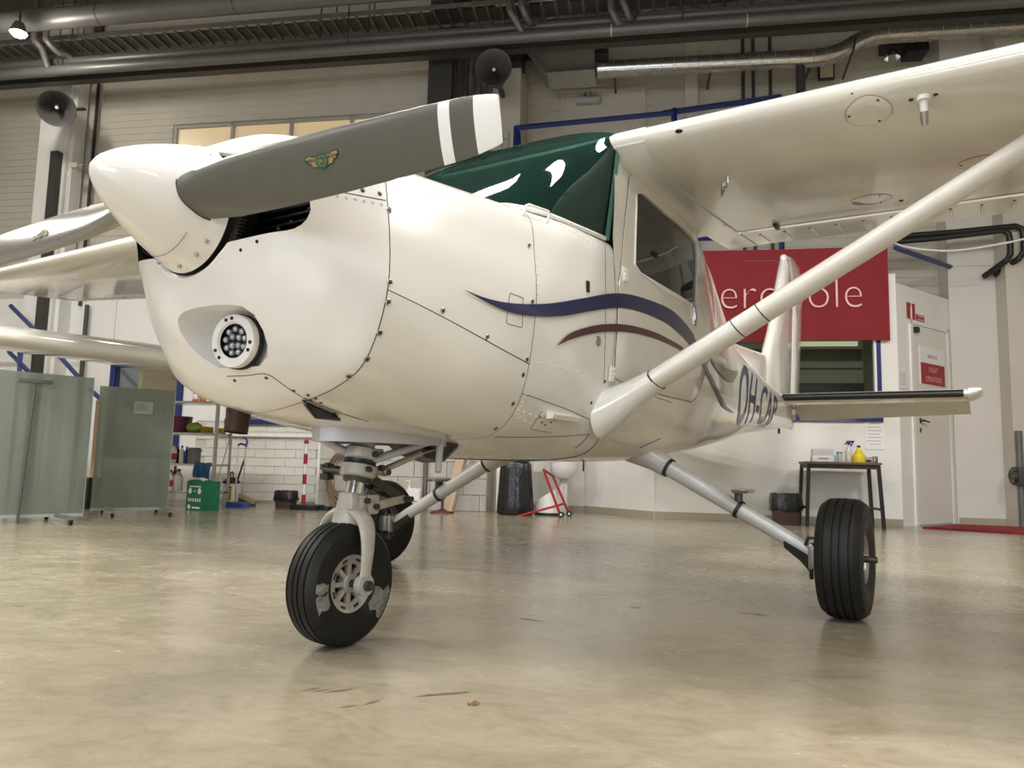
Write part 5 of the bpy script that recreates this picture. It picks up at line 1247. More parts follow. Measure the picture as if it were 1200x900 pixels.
# --- blue railing on the office roof
t = thing('blue_railing', 'blue steel guard rail on the white office roof', 'railing', 0, YP, 0)
r0, r1, r2 = H(605, 150, YP), H(790, 132, YP), H(852, 117, YP+.3)
zt = r0[2]
def bar(m, a, b, s): return m.tube([a, b], s*.62, 4)
bar(MB(), (r0[0], 0, zt), (r1[0], 0, r1[2]), .055).build('top_rail', BLUE, t); bar(MB(), (r1[0]-.12, 0, r1[2]-.0), (r2[0]+.6, .3, r2[2]+.0), .06).build('top_rail', BLUE, t)
bar(MB(), (r0[0], 0, zr+.1), (r0[0], 0, zt+.02), .055).build('rail_post', BLUE, t); bar(MB(), (r0[0]+.12, .35, zr+.1), (r0[0]+.02, .02, zt-.03), .045).build('rail_brace', BLUE, t)
bar(MB(), (r1[0], 0, zr+.1), (r1[0], 0, r1[2]+.05), .055).build('rail_post', BLUE, t); bar(MB(), (r2[0]+.6, .3, zr+.1), (r2[0]+.6, .3, r2[2]+.02), .055).build('rail_post', BLUE, t)
bar(MB(), (r0[0], 0, zr+.55), (r2[0]+.6, .0, zr+.55), .045).build('mid_rail', BLUE, t)
# blue trim bar over the side door
p = mxC @ Vector((0, -.02, 0)); a_ = onC(1046, 291); b_ = onC(1113, 314)
t = thing('blue_bar', 'blue bar along the top of the wall over the side door', 'bar', *(mxC @ Vector((0, -.03, 0)))[:2], 0, rz=ca); m = MB(); m.tube([(a_[0], 0, a_[1]), (b_[0], 0, b_[1])], .034, 4); m.build('bar', BLUE, t)
# banner
bx0, bz0 = H(800, 402, YP-.045)[0], H(948, 399.5, YP-.045)[2]; bx1, bz1 = H(1041.5, 340, YP-.045)[0], H(1040, 289, YP-.045)[2]
t = thing('wall_banner', 'dark red cloth banner with pale lettering on the office wall', 'banner', (bx0+bx1)/2, YP-.045, bz0)
nx = 40; m = MB(); hwb, hb = (bx1-bx0)/2, bz1-bz0
m.grid([[Vector((-hwb+2*hwb*i/nx, -.010*math.sin(i*.55)*(1-k/8)*.6-.008*math.sin(i*.21+1), hb*k/8-.008*math.sin(i*.16)*(1-k/8))) for i in range(nx+1)] for k in range(9)]); m.build('banner_cloth', BANNER, t)
e1_ = H(1010, 345, YP-.07)[0]-(bx0+bx1)/2; e0_ = H(843, 345, YP-.07)[0]-(bx0+bx1)/2; zbl = H(950, 361.2, YP-.07)[2]-bz0; zxh = H(950, 330.5, YP-.07)[2]-bz0
me = text_mesh('Aeropole', 1.0, -.022, sp=1.0, res=4); bm_ = bmesh.new(); bm_.from_mesh(me)
xs_ = [v.co.x for v in bm_.verts]; me2 = text_mesh('A', 1.0, -.022); wa = max(v.co.x for v in me2.vertices)+.06; W_ = max(xs_)
for v in bm_.verts: x = e0_+(v.co.x-wa)/(W_-wa)*(e1_-e0_); v.co = Vector((x, -.024, zbl+v.co.y/.55*(zxh-zbl)))
bm_.to_mesh(me); bm_.free(); me.materials.clear(); me.materials.append(LETTER); o = bpy.data.objects.new('banner_lettering', me); COL.objects.link(o); o.parent = t
# paper notice over the table
p0, p1 = H(1013, 493, YP-.01), H(1037.5, 527, YP-.01)
t = thing('paper_notice', 'printed white sheet on the wall above the small table', 'paper', (p0[0]+p1[0])/2, YP-.006, (p0[2]+p1[2])/2); ww, hh = p1[0]-p0[0], p0[2]-p1[2]
MB().box((0, 0, 0), (ww, .004, hh)).build('sheet', PAPER, t)
for k in range(7): MB().box((-.01 if k % 2 else 0, -.003, hh*.40-k*hh*.12), (ww*(.7 if k % 3 else .55), .001, .005)).build('text_line', INK, t)
# --- side table and what stands on it
ty = -.95; q0, q1 = H(946, 545, ty), H(1033, 545, ty); tz = H(990, 541.5, ty)[2]; tw = q1[0]-q0[0]
FRM = mat('black_steel', (.016, .016, .017), .5); WOODT = mat('brown_table_board', (.20, .115, .07), .5, noise=.25, nscale=6)
t = thing('side_table', 'small high table with brown top and black steel legs', 'table', (q0[0]+q1[0])/2, ty+.2, 0)
MB().box((0, 0, tz-.012), (tw+.01, .42, .024), bev=.003).build('table_top', WOODT, t)
MB().box((0, 0, tz-.045), (tw-.02, .38, .042)).build('table_frame', FRM, t)
for sx in (-1, 1):
    for sy in (-1, 1): m = MB(); a_ = Vector((sx*(tw/2-.02), sy*.17, tz-.03)); b_ = Vector((sx*(tw/2+.01), sy*.19, 0)); m.loft([[p+Vector((x, y, 0)) for x, y in ((-.016, -.016), (.016, -.016), (.016, .016), (-.016, .016))] for p in (a_, b_)], True, True, True); m.build('leg', FRM, t)
    MB().box((sx*(tw/2-.005), 0, .19), (.02, .36, .022)).build('foot_rail', FRM, t)
def X_(px): return H(px, 535, ty+.15)[0]
yi = ty+.2
bw = X_(977)-X_(952)
t = thing('carton', 'white printed carton on the left end of the small table', 'box', X_(964.5), yi, tz); MB().box((0, 0, .032), (bw, .12, .064), bev=.002).build('carton_body', WHITE, t); MB().box((0, -.061, .034), (bw*.5, .001, .014)).build('printed_line', INK, t)
hang(MB().box((0, .0, .035), (bw*.98, .10, .07), bev=.004), 'clear_tray', mat('clear_plastic', (.62, .61, .62), .2, spec=.6), 'translucent plastic box on top of the white carton', 'box', X_(965), yi, tz+.064)
hang(MB().lathe([(.001, 0), (.026, 0), (.027, .01), (.027, .07), (.022, .075), (.001, .075)], None, 18), 'blue_tub', mat('pale_blue', (.28, .50, .58), .4), 'pale blue tub between the carton and the jar', 'tub', X_(980), yi, tz)
t = thing('glass_jar', 'small clear jar with metal lid beside the blue tub', 'jar', X_(986.5), yi+.04, tz); MB().lathe([(.001, 0), (.028, 0), (.03, .01), (.03, .075), (.026, .085)], None, 18).build('jar_glass', mat('jar_grey', (.55, .53, .50), .15), t); MB().lathe([(.03, .085), (.031, .11), (.001, .11)], None, 18).build('lid', STEEL, t)
t = thing('spray_bottle', 'clear spray bottle with blue trigger on the small table', 'spray bottle', X_(997), yi+.03, tz); MB().lathe([(.001, 0), (.036, 0), (.038, .02), (.036, .11), (.02, .15), (.014, .165), (.014, .18)], None, 18).build('bottle', mat('clear_bottle', (.62, .60, .58), .15, spec=.6), t)
m = MB(); m.box((.005, 0, .20), (.03, .025, .04), bev=.005); m.box((.02, 0, .215), (.075, .02, .022), bev=.006); m.box((-.02, 0, .20), (.04, .016, .012), RY(-.7)); m.box((.035, 0, .19), (.012, .014, .05), RY(.4)); m.build('trigger', BLUE, t)
t = thing('yellow_bottle', 'round-shouldered yellow spray bottle with black cap', 'spray bottle', X_(1007.5), yi-.02, tz); MB().lathe([(.001, 0), (.062, 0), (.064, .01), (.064, .055), (.058, .075), (.036, .11), (.018, .14), (.015, .16), (.001, .16)], None, 26).build('bottle', mat('yellow_plastic', (.80, .62, .02), .35), t); MB().lathe([(.017, .155), (.017, .175), (.001, .175)], None, 16).build('cap', BLACKP, t)
t = thing('clear_holder', 'clear plastic holder with dark contents right of the yellow bottle', 'holder', X_(1018), yi, tz); MB().box((0, 0, .03), (.085, .09, .06), bev=.004).build('holder', mat('smoke_plastic', (.42, .40, .38), .2), t); MB().box((0, -.046, .018), (.05, .004, .02)).build('contents', BLACKP, t)
t = thing('desk_case', 'small dark upright case at the right end of the table', 'box', X_(1027), yi, tz); MB().box((0, 0, .033), (.045, .05, .066), bev=.004).build('case', mat('case_grey', (.13, .11, .11), .5), t); MB().box((-.012, -.026, .035), (.008, .002, .04)).build('label_strip', WHITE, t)
# bins
def bin_(name, label, x, y, z, w0, w1, h, col, grp=None, s=1):
    t = thing(name, label, 'bin', x, y, z)
    m = MB(); m.loft([[Vector((a*k, b*k*.8, hh)) for a, b in rrect(-w0, w0, -w0, w0, w0*.2, 3)] for k, hh in ((1, 0), (w1/w0, h), (w1/w0*.93, h), (.93, .02))], True, True, True); m.build('bin_body', col, t)
    rg = []; rr = random.Random(int(x*100))
    for hh, k in ((h*.50, 1.10), (h*.52, 1.16), (h*.7, 1.12), (h*.9, 1.08), (h*1.03, 1.05), (h*1.04, .98), (h*.9, .9), (h*.3, .8)):
        rg.append([Vector((w1*k*math.copysign(abs(math.cos(a))**.5, math.cos(a))*(1+rr.uniform(-.03, .03)), .8*w1*k*math.copysign(abs(math.sin(a))**.5, math.sin(a))*(1+rr.uniform(-.03, .03)), hh+rr.uniform(-.02, .02)*(1 if hh < h*.6 else .4))) for a in [2*PI*q/28 for q in range(28)]])
    MB().loft(rg, True, False, True).build('bin_bag', BAG, t, ang=60); return t
bx = H(921, 600, -.75); bin_('waste_bin', 'brown waste bin with black liner bag left of the small table', bx[0], -.75, 0, .122, .142, .31, BROWNP)
bx = F(335, 598.5); bin_('waste_bin', 'small brown bin with black bag left of the striped post', H(335, 590, -.85)[0], -.85, 0, .095, .112, .19, BROWNP)
# red mat
p = [F(1081, 619.3), F(1122, 615.8), F(1290, 623), F(1270, 631)]
c_ = sum(p)/4; m = MB(); m.prism([(q[0]-c_[0], q[1]-c_[1]) for q in p], 0, .016); hang(m, 'red_mat', MATM, 'red carpet mat on the floor in front of the far wall', 'mat', c_[0], c_[1], 0)
# black bent pipes and white hose at the right
wp = thing('bent_pipe', 'front black bent pipe on the far white wall', 'pipe', 0, .1, 0)
def pth(L_, y): return [Vector((*(H(a, b, y)[[0]]), 0, H(a, b, y)[2])) for a, b in L_]
MB().tube([Vector((H(a, b, .10)[0], 0, H(a, b, .10)[2])) for a, b in ((1030, 285), (1100, 279), (1174, 270), (1182, 274), (1184, 284), (1184, 298), (1180, 305))]+[Vector((H(1153, 324, .42)[0], .31, H(1153, 324, .42)[2]))], .034, 14).build('pipe_run', BLACKP, wp)
wp = thing('bent_pipe', 'rear black bent pipe on the far white wall', 'pipe', 0, .14, 0)
MB().tube([Vector((H(a, b, .14)[0], 0, H(a, b, .14)[2])) for a, b in ((1030, 279), (1120, 272), (1190, 265), (1198, 268), (1200, 280), (1200, 295), (1194, 303))]+[Vector((H(1165, 322, .42)[0], .27, H(1165, 322, .42)[2]))], .034, 14).build('pipe_run', BLACKP, wp)
t = thing('white_hose', 'thin white hose sagging across in front of the black pipes', 'hose', 0, -.3, 0)
MB().tube([Vector((H(a, b, -.3)[0], 0, H(a, b, -.3)[2])) for a, b in dens([(1046, 284), (1060, 289), (1090, 293), (1120, 293.5), (1160, 288), (1200, 280), (1240, 268)], 30)], .011, 8).build('hose', WHITE, t)
p = H(1196, 558, .15); t = thing('pipe_valve', 'dark valve fitting on the far right wall edge', 'valve', p[0], .15, 0)
m = MB(); m.cyl((0, 0, 0), (0, 0, p[2]+.5), .035, n=12).build('pipe_run', PIPEG, t); m = MB(); m.cyl((-.09, 0, p[2]), (.12, 0, p[2]), .08, n=20); m.box((0, 0, p[2]), (.12, .2, .2), bev=.02); m.build('valve_body', PIPED, t)
for k in range(6): a = k*PI/3; MB().cyl((-.10, .07*math.cos(a), p[2]+.07*math.sin(a)), (-.06, .07*math.cos(a), p[2]+.07*math.sin(a)), .012, n=6).build('bolt', STEEL, t)
# ------------------------------------------------------------------ glass screens at the left
FROST = bpy.data.materials.new('frosted_glass'); FROST.use_nodes = True; nt = FROST.node_tree; nt.nodes.clear()
o_ = nt.nodes.new('ShaderNodeOutputMaterial'); tr = nt.nodes.new('ShaderNodeBsdfTransparent'); tr.inputs[0].default_value = (.70, .78, .72, 1)
df = nt.nodes.new('ShaderNodeBsdfDiffuse'); df.inputs[0].default_value = (.50, .545, .50, 1); tl = nt.nodes.new('ShaderNodeBsdfTranslucent'); tl.inputs[0].default_value = (.50, .55, .51, 1)
gl = nt.nodes.new('ShaderNodeBsdfGlossy'); gl.inputs['Roughness'].default_value = .12
m1 = nt.nodes.new('ShaderNodeMixShader'); m1.inputs[0].default_value = .45; nt.links.new(df.outputs[0], m1.inputs[1]); nt.links.new(tl.outputs[0], m1.inputs[2])
m2 = nt.nodes.new('ShaderNodeMixShader'); m2.inputs[0].default_value = .56; nt.links.new(tr.outputs[0], m2.inputs[1]); nt.links.new(m1.outputs[0], m2.inputs[2])
m3 = nt.nodes.new('ShaderNodeMixShader'); fr = nt.nodes.new('ShaderNodeFresnel'); fr.inputs[0].default_value = 1.4; nt.links.new(fr.outputs[0], m3.inputs[0]); nt.links.new(m2.outputs[0], m3.inputs[1]); nt.links.new(gl.outputs[0], m3.inputs[2]); nt.links.new(m3.outputs[0], o_.inputs[0])
EDGE = mat('glass_edge', (.45, .52, .47), .2)
def screen(label, pL, pR, zb, feet):
    # pL, pR floor points (hangar), vertical pane
    c_ = (pL[:2]+pR[:2])/2; d = pR[:2]-pL[:2]; L_ = math.hypot(*d); a = math.atan2(d[1], d[0])
    t = thing('glass_screen', label, 'screen', c_[0], c_[1], 0, rz=a, group='frosted glass screens on casters'); zb = .065
    MB().box((0, 0, (zb+pL[2])/2), (L_, .010, pL[2]-zb)).build('glass_pane', FROST, t)
    MB().box((L_/2+.003, 0, (zb+pL[2])/2), (.005, .012, pL[2]-zb)).build('glass_edge', EDGE, t)
    MB().box((0, 0, zb-.012), (L_, .02, .024)).build('bottom_rail', EDGE, t)
    for fx in feet:
        MB().box((fx*L_/2, -.05, .050), (.045, .70, .022)).build('foot_bar', STEEL, t); MB().box((fx*L_/2, 0, zb/2+.03), (.03, .03, zb-.04)).build('foot_post', STEEL, t)
        for sy in (-.38, .28):
            m = MB(); m.cyl((fx*L_/2-.012, sy, .024), (fx*L_/2+.012, sy, .024), .024, n=14); m.box((fx*L_/2, sy, .042), (.02, .03, .02)); m.build('caster', BLACKP, t)
    return t, L_
# pane tops and bottoms from the picture on upright planes through the floor points
g1a, g1b = np.array([-3.02, -3.08]), np.array([-3.03, -2.30])
def upright(px, py, a, b):
    n = np.array([-(b-a)[1], (b-a)[0]]); d = ray(px, py); dl = np.array([d[:2]@E1, d[:2]@E2, d[2]]); k = ((a-_cl[:2])@n)/(dl[:2]@n); return _cl+dl*k
def pane(label, A, B, top, bot, feet, ext=0):
    pl, pr = upright(*top[0], A, B), upright(*top[1], A, B); zb = max(.06, min(upright(*bot[0], A, B)[2], upright(*bot[1], A, B)[2]))
    if ext: u = (pl-pr)[:2]; u /= math.hypot(*u); pl = pl.copy(); pl[:2] += u*ext
    pl[2] = pr[2] = (pl[2]*(0 if ext else 1)+pr[2]*(1 if ext else 1))/(1 if ext else 2)
    return screen(label, pl, pr, zb, feet)
s1, L1 = pane('nearer frosted glass screen on casters at the left edge', np.array([-3.45, -3.9]), np.array([-3.0, -3.25]), ((2, 428), (110, 443)), ((2, 616), (100, 606)), (.62, -.6), .35)
s2, L2 = pane('farther frosted glass screen on casters, with faint notice behind it', np.array([-3.45, -2.75]), np.array([-2.9, -2.2]), ((118, 448), (205, 462)), ((107, 601), (196, 597)), (.86, -.6))
p = upright(168, 478, np.array([-3.438, -2.762]), np.array([-2.888, -2.212]))
hang(MB().box((0, 0, 0), (.17, .003, .12)).box((-.03, -.003, .03), (.08, .002, .006), mi=1).box((0, -.003, .012), (.10, .002, .006), mi=1).box((-.02, -.003, -.006), (.09, .002, .006), mi=1).box((-.01, -.003, -.024), (.08, .002, .006), mi=1), 'screen_notice', [mat('notice_pale', (.40, .44, .41), .6), INK], 'faint printed notice stuck on the farther glass screen', 'paper', p[0], p[1]-.0, p[2], rz=math.atan2(.55, .55))
# squeegee leaning behind the nearer screen
_A, _B = np.array([-3.45, -3.9])+np.array([.04, -.028]), np.array([-3.0, -3.25])+np.array([.04, -.028])
a_, b_ = upright(32, 446, _A, _B), upright(24, 570, _A, _B)
t = thing('floor_squeegee', 'long-handled squeegee standing upside down against the nearer glass screen', 'squeegee', b_[0], b_[1], 0, rz=math.atan2(.65, .45))
SQ = mat('grey_green_plastic', (.10, .115, .105), .6)
sq = math.hypot(*(a_-b_)[:2])+.02
MB().cyl((0, 0, 0), (sq, 0, a_[2]), .011, n=10).build('handle', SQ, t); MB().box((sq, 0, a_[2]), (.24, .03, .035), bev=.005).build('squeegee_head', SQ, t)
# clutter seen between the two screens
for nm, lb, px, w_, h_, mtl in (('wooden_pole', 'tan wooden board standing between the glass screens', 104, .06, 1.15, mat('raw_wood', (.42, .27, .15), .6)), ('white_pole', 'pale board standing beside the tan board between the screens', 111, .05, 1.28, WALLW)):
    q = H(px+3, 590, -1.7); hang(MB().box((0, 0, h_/2), (w_, .04, h_)), nm, mtl, lb, 'board', q[0], -1.7, 0)
q = H(104, 585, -1.95); hang(MB().box((0, 0, .16), (.12, .2, .32), bev=.02), 'dark_case', BLACKP, 'dark case on the floor in the gap between the screens', 'case', q[0], -1.95, 0)
# ------------------------------------------------------------------ neighbouring aeroplane wing
y0 = -2.9
pa, pb = H(0, 379, y0), H(205, 405, y0); sl = (pb-pa)/(pb[0]-pa[0])
t = thing('parked_airplane_wing', 'white wing of another parked airplane above the glass screens', 'wing', pa[0]-1.6, y0, 0)
def oring(x, cx=1.0, dy=0):
    z = pa[2]+sl[2]*(x-pa[0])-.10; up, lo = [], []
    n = 20; c_ = 1.25
    for k in range(n+1):
        q = .5*(1-math.cos(PI*k/n)); h = 5*.13*c_*(.2969*math.sqrt(q)-.126*q-.3516*q*q+.2843*q**3-.1036*q**4); up.append((q*c_, h*1.5)); lo.append((q*c_, -h*1.5))
    return [Vector((x-(pa[0]-1.6), yy*cx, z+h*cx-.02*yy)) for yy, h in up[::-1]+lo[1:]]
MB().loft([oring(x) for x in (pa[0]-1.5, pa[0], pb[0], pb[0]+.30)], True, True, True).build('wing_skin', SKIN, t, ang=50)
m = MB(); rg = [oring(pb[0]+.30+.12*math.sin(q), math.cos(q)*.97+.03) for q in np.linspace(0, PI/2, 6)]; m.loft(rg, True, False, True).build('wing_tip', PAINT, t)
zz = pa[2]+sl[2]*(-1.2)
m = MB(); m.box((.35, .45, zz-.13), (.5, .5, .06))
for sx in (.15, .55):
    for sy in (.25, .65): m.tube([(sx, sy, zz-.12), (sx+(sx-.35)*.5, sy+(sy-.45)*.5, 0)], .03, 8)
m.build('trestle', DARKST, t)
# blue diagonal rack braces behind
t = thing('rack_frame', 'blue diagonal steel braces of a storage rack by the left wall', 'rack', 0, -.45, 0)
def hp(px, py): q = H(px, py, -.45); return (q[0], 0, q[2])
for a, b in (((12, 358), (46, 392)), ((10, 412), (38, 440)), ((66, 413), (92, 442)), ((104, 455), (118, 468))): bar(MB(), hp(*a), hp(*b), .05).build('rack_brace', BLUE, t)
a, b = hp(66, 413), hp(110, 480)
bar(MB(), hp(23, 400), hp(23, 440), .06).build('rack_post', BLUE, t); q = hp(23, 430); bar(MB(), (q[0], 0, 0), (q[0], 0, 2.1), .06).build('rack_post', BLUE, t); bar(MB(), (q[0]-1.2, 0, 2.05), (q[0]+.5, 0, 2.05), .05).build('rack_beam', BLUE, t); bar(MB(), (q[0]+.5, 0, 0), (q[0]+.5, 0, 2.1), .05).build('rack_post', BLUE, t) if False else None
# ------------------------------------------------------------------ clock and pennant in the office windows
p = H(201, 436, .55); t = thing('wall_clock', 'small round yellow clock behind the left blue-framed window', 'clock', p[0], .9+YO-.02, p[2]); p = H(201, 436, .9+YO-.02); t.location = Lw(p[0], p[1], p[2])
MB().lathe([(.001, 0), (.06, 0), (.062, .015), (.05, .02), (.001, .018)], RX(PI/2), 24).build('clock_case', mat('clock_yellow', (.72, .52, .04), .4), t); MB().box((0, -.022, .012), (.006, .004, .03)).box((.01, -.022, 0), (.024, .004, .006)).build('clock_hands', BLACKP, t)
p = H(306, 482, .5)
t = thing('gold_pennant', 'gold and dark V-shaped pennant behind the window over the brick wall', 'pennant', p[0], .5, p[2]-.0)
MB().prism([(-.13, .16), (-.07, .16), (0, -.0), (.07, .10), (.13, .10), (.02, -.09), (-.02, -.09)], 0, .012, RX(PI/2)).build('chevron', mat('gold_cloth', (.62, .48, .16), .5), t); MB().prism([(-.07, .16), (.02, .22), (.07, .10), (0, 0)], .002, .01, RX(PI/2)).build('dark_field', mat('dark_cloth', (.05, .04, .05), .6), t)
MB().box((.0, .06, -.15), (.5, .2, .10)).build('stand', WHITE, t)
MB().box((0, .06, -.42), (.45, .18, .45)).build('cabinet', WHITE, t)
MB().box((0, .06, -(t.location.z+.645)/2-.0), (.4, .16, t.location.z-.64)).build('pedestal', WHITE, t)
# exit sign
p = H(241, 452, YO-.03)
t = thing('exit_sign', 'small green exit sign with running figure above the steel shelf', 'sign', p[0], YO-.02, p[2]); MB().box((0, 0, 0), (.085, .012, .09)).build('sign_plate', mat('exit_green', '0f5a3c', .5), t)
m = MB(); m.prism([(-.005, .025), (.012, .02), (.018, .0), (.03, -.002), (.03, .004), (.022, .006), (.014, .012), (.008, .0), (.016, -.015), (.012, -.035), (.004, -.035), (.006, -.018), (-.004, -.008), (-.014, -.03), (-.024, -.03), (-.012, -.002), (-.006, .010), (-.02, .006), (-.022, .014)], 0, .002, T(0, -.0065, 0) @ RX(PI/2)); m.cyl((.004, -.007, .031), (.004, -.0085, .031), .007, n=12); m.build('pictogram', WHITE, t)
MB().box((-.032, -.007, 0), (.01, .001, .06)).build('pictogram', WHITE, t)
# white pipe along the wall
p = H(330, 511, YO-.05); x0_ = H(255, 510, YO-.05)[0]
t = thing('wall_pipe', 'white pipe running along the top of the white brick wall', 'pipe', 0, YO-.045, p[2]); MB().cyl((x0_, 0, 0), (xb1+.3, 0, 0), .022, n=14).build('pipe_run', WALLW, t)
for fx in (.25, .7): x = x0_+(xb1-x0_)*fx; MB().tube([(x-.012, 0, 0), (x+.012, 0, 0)], .027, 14).build('pipe_collar', WALLW, t)
# ------------------------------------------------------------------ steel shelf and its contents
fr_ = F(249, 600); sy_ = -1.35; sxr = H(247, 598, sy_)[0]; sxl = sxr-.86; dpt = .32
shz = [H(228, 576, sy_)[2], H(228, 543.5, sy_)[2], H(235, 507, sy_)[2], H(235, 470, sy_)[2]]
t = thing('steel_shelf', 'galvanized steel shelf unit stacked with cleaning supplies', 'shelf', 0, sy_, 0)
for x in (sxl, sxr):
    for y in (0, dpt): m = MB(); m.box((x, y, (shz[3]+.04)/2), (.032, .004, shz[3]+.04)); m.box((x+(.015 if x == sxl else -.015)*-1, y+(.012 if y == 0 else -.012), (shz[3]+.04)/2), (.004, .028, shz[3]+.04)); m.build('post', STEEL, t)
for z in shz: MB().box(((sxl+sxr)/2, dpt/2, z-.012), (sxr-sxl, dpt, .024), bev=.002).build('shelf_board', GALV, t)
MB().tube([(sxr, .0, .1), (sxr, dpt, shz[2])], .006, 6).build('side_brace', STEEL, t)
def sx(px, py=520, dy=.14): return H(px, py, sy_+dy)[0]
def bottle(name, label, px, sh, r, h, body, cap, dy=.14, cat='bottle', grp=None, lab=None):
    t = thing(name, label, cat, sx(px, 540, dy), sy_+dy, shz[sh], group=grp)
    MB().lathe([(.001, 0), (r*.95, 0), (r, .01), (r, h*.62), (r*.8, h*.72), (r*.38, h*.84), (r*.36, h*.90)], None, 20).build('bottle', body, t)
    MB().lathe([(r*.42, h*.88), (r*.42, h), (.001, h)], None, 14).build('cap', cap, t)
    if lab: MB().lathe([(r*1.015, h*.18), (r*1.015, h*.5)], None, 20).build('label_band', lab, t)
ORG_ = mat('orange_liquid', (.72, .19, .08), .3); WB = mat('white_bottle', (.78, .76, .74), .35); REDP = mat('red_plastic', (.48, .03, .04), .4); BLUEP = mat('blue_plastic', (.03, .06, .25), .4)
bottle('orange_bottle', 'left orange bottle on the top shelf', 224.5, 3, .035, .17, ORG_, WB, .12, lab=WB); bottle('orange_bottle', 'right orange bottle on the top shelf, below the exit sign', 233, 3, .037, .18, ORG_, WB, .12)
bx = sx(212, 490, .16); t = thing('plastic_bucket', 'magenta plastic bucket on the second shelf', 'bucket', bx, sy_+.18, shz[2]); MG = mat('magenta_plastic', (.16, .02, .07), .4)
MB().lathe([(.001, .0), (.095, 0), (.118, .18), (.125, .185), (.112, .18), (.09, .01), (.001, .008)], None, 28).build('bucket', MG, t); MB().tube([Vector((.12*math.cos(a), -.05-.05*math.sin(a), .17-.035*math.sin(a))) for a in np.linspace(0, PI, 14)], .005, 6).build('bucket_handle', BLACKP, t)
m = MB(); m.ball((0, 0, .055), .085, (1.15, .9, .68), 20, 12); rr = random.Random(5)
for v in m.bm.verts: v.co *= 1+rr.uniform(-.10, .10); v.co.z = max(v.co.z, 0)
hang(m, 'green_cloth', mat('lime_bag', (.34, .52, .12), .6), 'crumpled lime green cloth beside the magenta bucket', 'cloth', sx(230, 498), sy_+.12, shz[2])
hang(MB().box((0, 0, .035), (.11, .09, .07), bev=.008), 'yellow_sponge', mat('sponge_yellow', (.50, .33, .03), .8), 'yellow sponge next to the lime green cloth', 'sponge', sx(244, 499), sy_+.12, shz[2]); hang(MB().box((0, 0, .03), (.08, .09, .06), bev=.008), 'yellow_sponge', bpy.data.materials['sponge_yellow'], 'yellow sponge at the right end of the second shelf', 'sponge', min(sx(256, 500), sxr-.06), sy_+.2, shz[2])
hang(MB().box((0, 0, .05), (.05, .05, .10), bev=.006), 'green_pack', mat('dark_green_pack', (.03, .12, .09), .5), 'dark green pack between bucket and lime cloth', 'pack', sx(222, 490, .22), sy_+.26, shz[2])
bottle('spray_bottle', 'tall white bottle with red band on the middle shelf', 203, 1, .033, .22, WB, REDP, .12, lab=REDP); bottle('spray_bottle', 'dark red-black bottle behind the tall white bottle', 208, 1, .022, .20, BLACKP, REDP, .2)
bottle('spray_bottle', 'white spray bottle with blue head on the middle shelf', 212.5, 1, .028, .20, WB, BLUEP, .12); bottle('spray_bottle', 'blue bottle on the middle shelf', 218, 1, .026, .19, BLUEP, BLUEP, .13)
hang(MB().box((0, 0, .09), (.10, .10, .18)).box((.055, 0, .15), (.02, .09, .02)), 'folder_box', mat('grey_card', (.20, .19, .18), .6), 'grey file box on the middle shelf', 'box', sx(228, 530), sy_+.14, shz[1])
m = MB(); m.grid([[Vector((-.1+.2*i/10, -.01*math.sin(i*1.3+k)-(.02 if k < 5 else .0)+(.1*(k-5)/3 if k > 5 else 0), (.01 if k > 5 else .012-(5-k)*.032)+.006*math.sin(i*.9)-(.02*(i/10) if k < 5 else 0))) for i in range(11)] for k in range(9)])
hang(m, 'blue_rag', mat('rag_blue', (.02, .09, .22), .8), 'blue rag hanging over the edge of the middle shelf', 'cloth', min(sx(238, 545, 0), sxr-.07), sy_-.005, shz[1])
bottle('white_jug', 'red and white bottle on the bottom shelf', 201, 0, .042, .23, WB, REDP, .12, 'bottle', lab=REDP); bottle('white_jug', 'white jug on the bottom shelf', 210.5, 0, .05, .24, WB, REDP, .14); bottle('white_jug', 'red-capped bottle behind the jugs on the bottom shelf', 206, 0, .035, .27, REDP, REDP, .25)
# green box
gx = F(231, 598.5); gx[1] = min(gx[1], sy_-.16); gx[0] = H(231, 590, gx[1])[0]; GRN = mat('green_card', '13684a', .6)
gw = (H(246, 590, gx[1])[0]-H(216.5, 590, gx[1])[0]); gh = H(231, 564, gx[1])[2]
t = thing('green_carton', 'green printed carton on the floor in front of the shelf', 'carton', gx[0], gx[1]+.1, 0, rz=-.42)
MB().box((0, 0, gh/2), (gw, .2, gh)).build('carton_body', GRN, t); MB().box((-gw*.22, 0, gh+.004), (gw*.5, .18, .006), RY(.06)).box((.02, 0, gh+.012), (.09, .07, .02), RY(.3), mi=0).build('carton_flap', GRN, t); MB().box((.02, -.02, gh+.018), (.08, .05, .02), RY(.2)).build('paper_scrap', PAPER, t)
m = MB()
for x in (-.28, .28): m.cyl((x*gw, -.1005, gh*.66), (x*gw, -.102, gh*.66), gw*.10, n=16); m.box((x*gw, -.101, gh*.73), (gw*.07, .002, gh*.10))
m.box((0, -.101, gh*.66), (gw*.14, .002, gh*.03)); m.box((0, -.101, gh*.82), (gw*.7, .002, gh*.035))
for k in range(6): m.box(((-.34+.136*k)*gw, -.101, gh*.36), (gw*.065, .002, gh*.11))
m.cyl((-.30*gw, -.1005, gh*.12), (-.30*gw, -.102, gh*.12), gw*.09, n=16); m.box((.12*gw, -.101, gh*.10), (gw*.45, .002, gh*.06)); m.build('carton_print', WHITE, t, kind='stuff')
# red spray can behind the post
q = F(247, 575+22); hang(MB().lathe([(.001, 0), (.03, 0), (.03, .14), (.015, .16), (.015, .18), (.001, .18)], None, 16), 'red_can', REDP, 'small red can beside the green carton, behind the shelf post', 'can', sxr-.10, sy_+.12, 0.0) if False else None
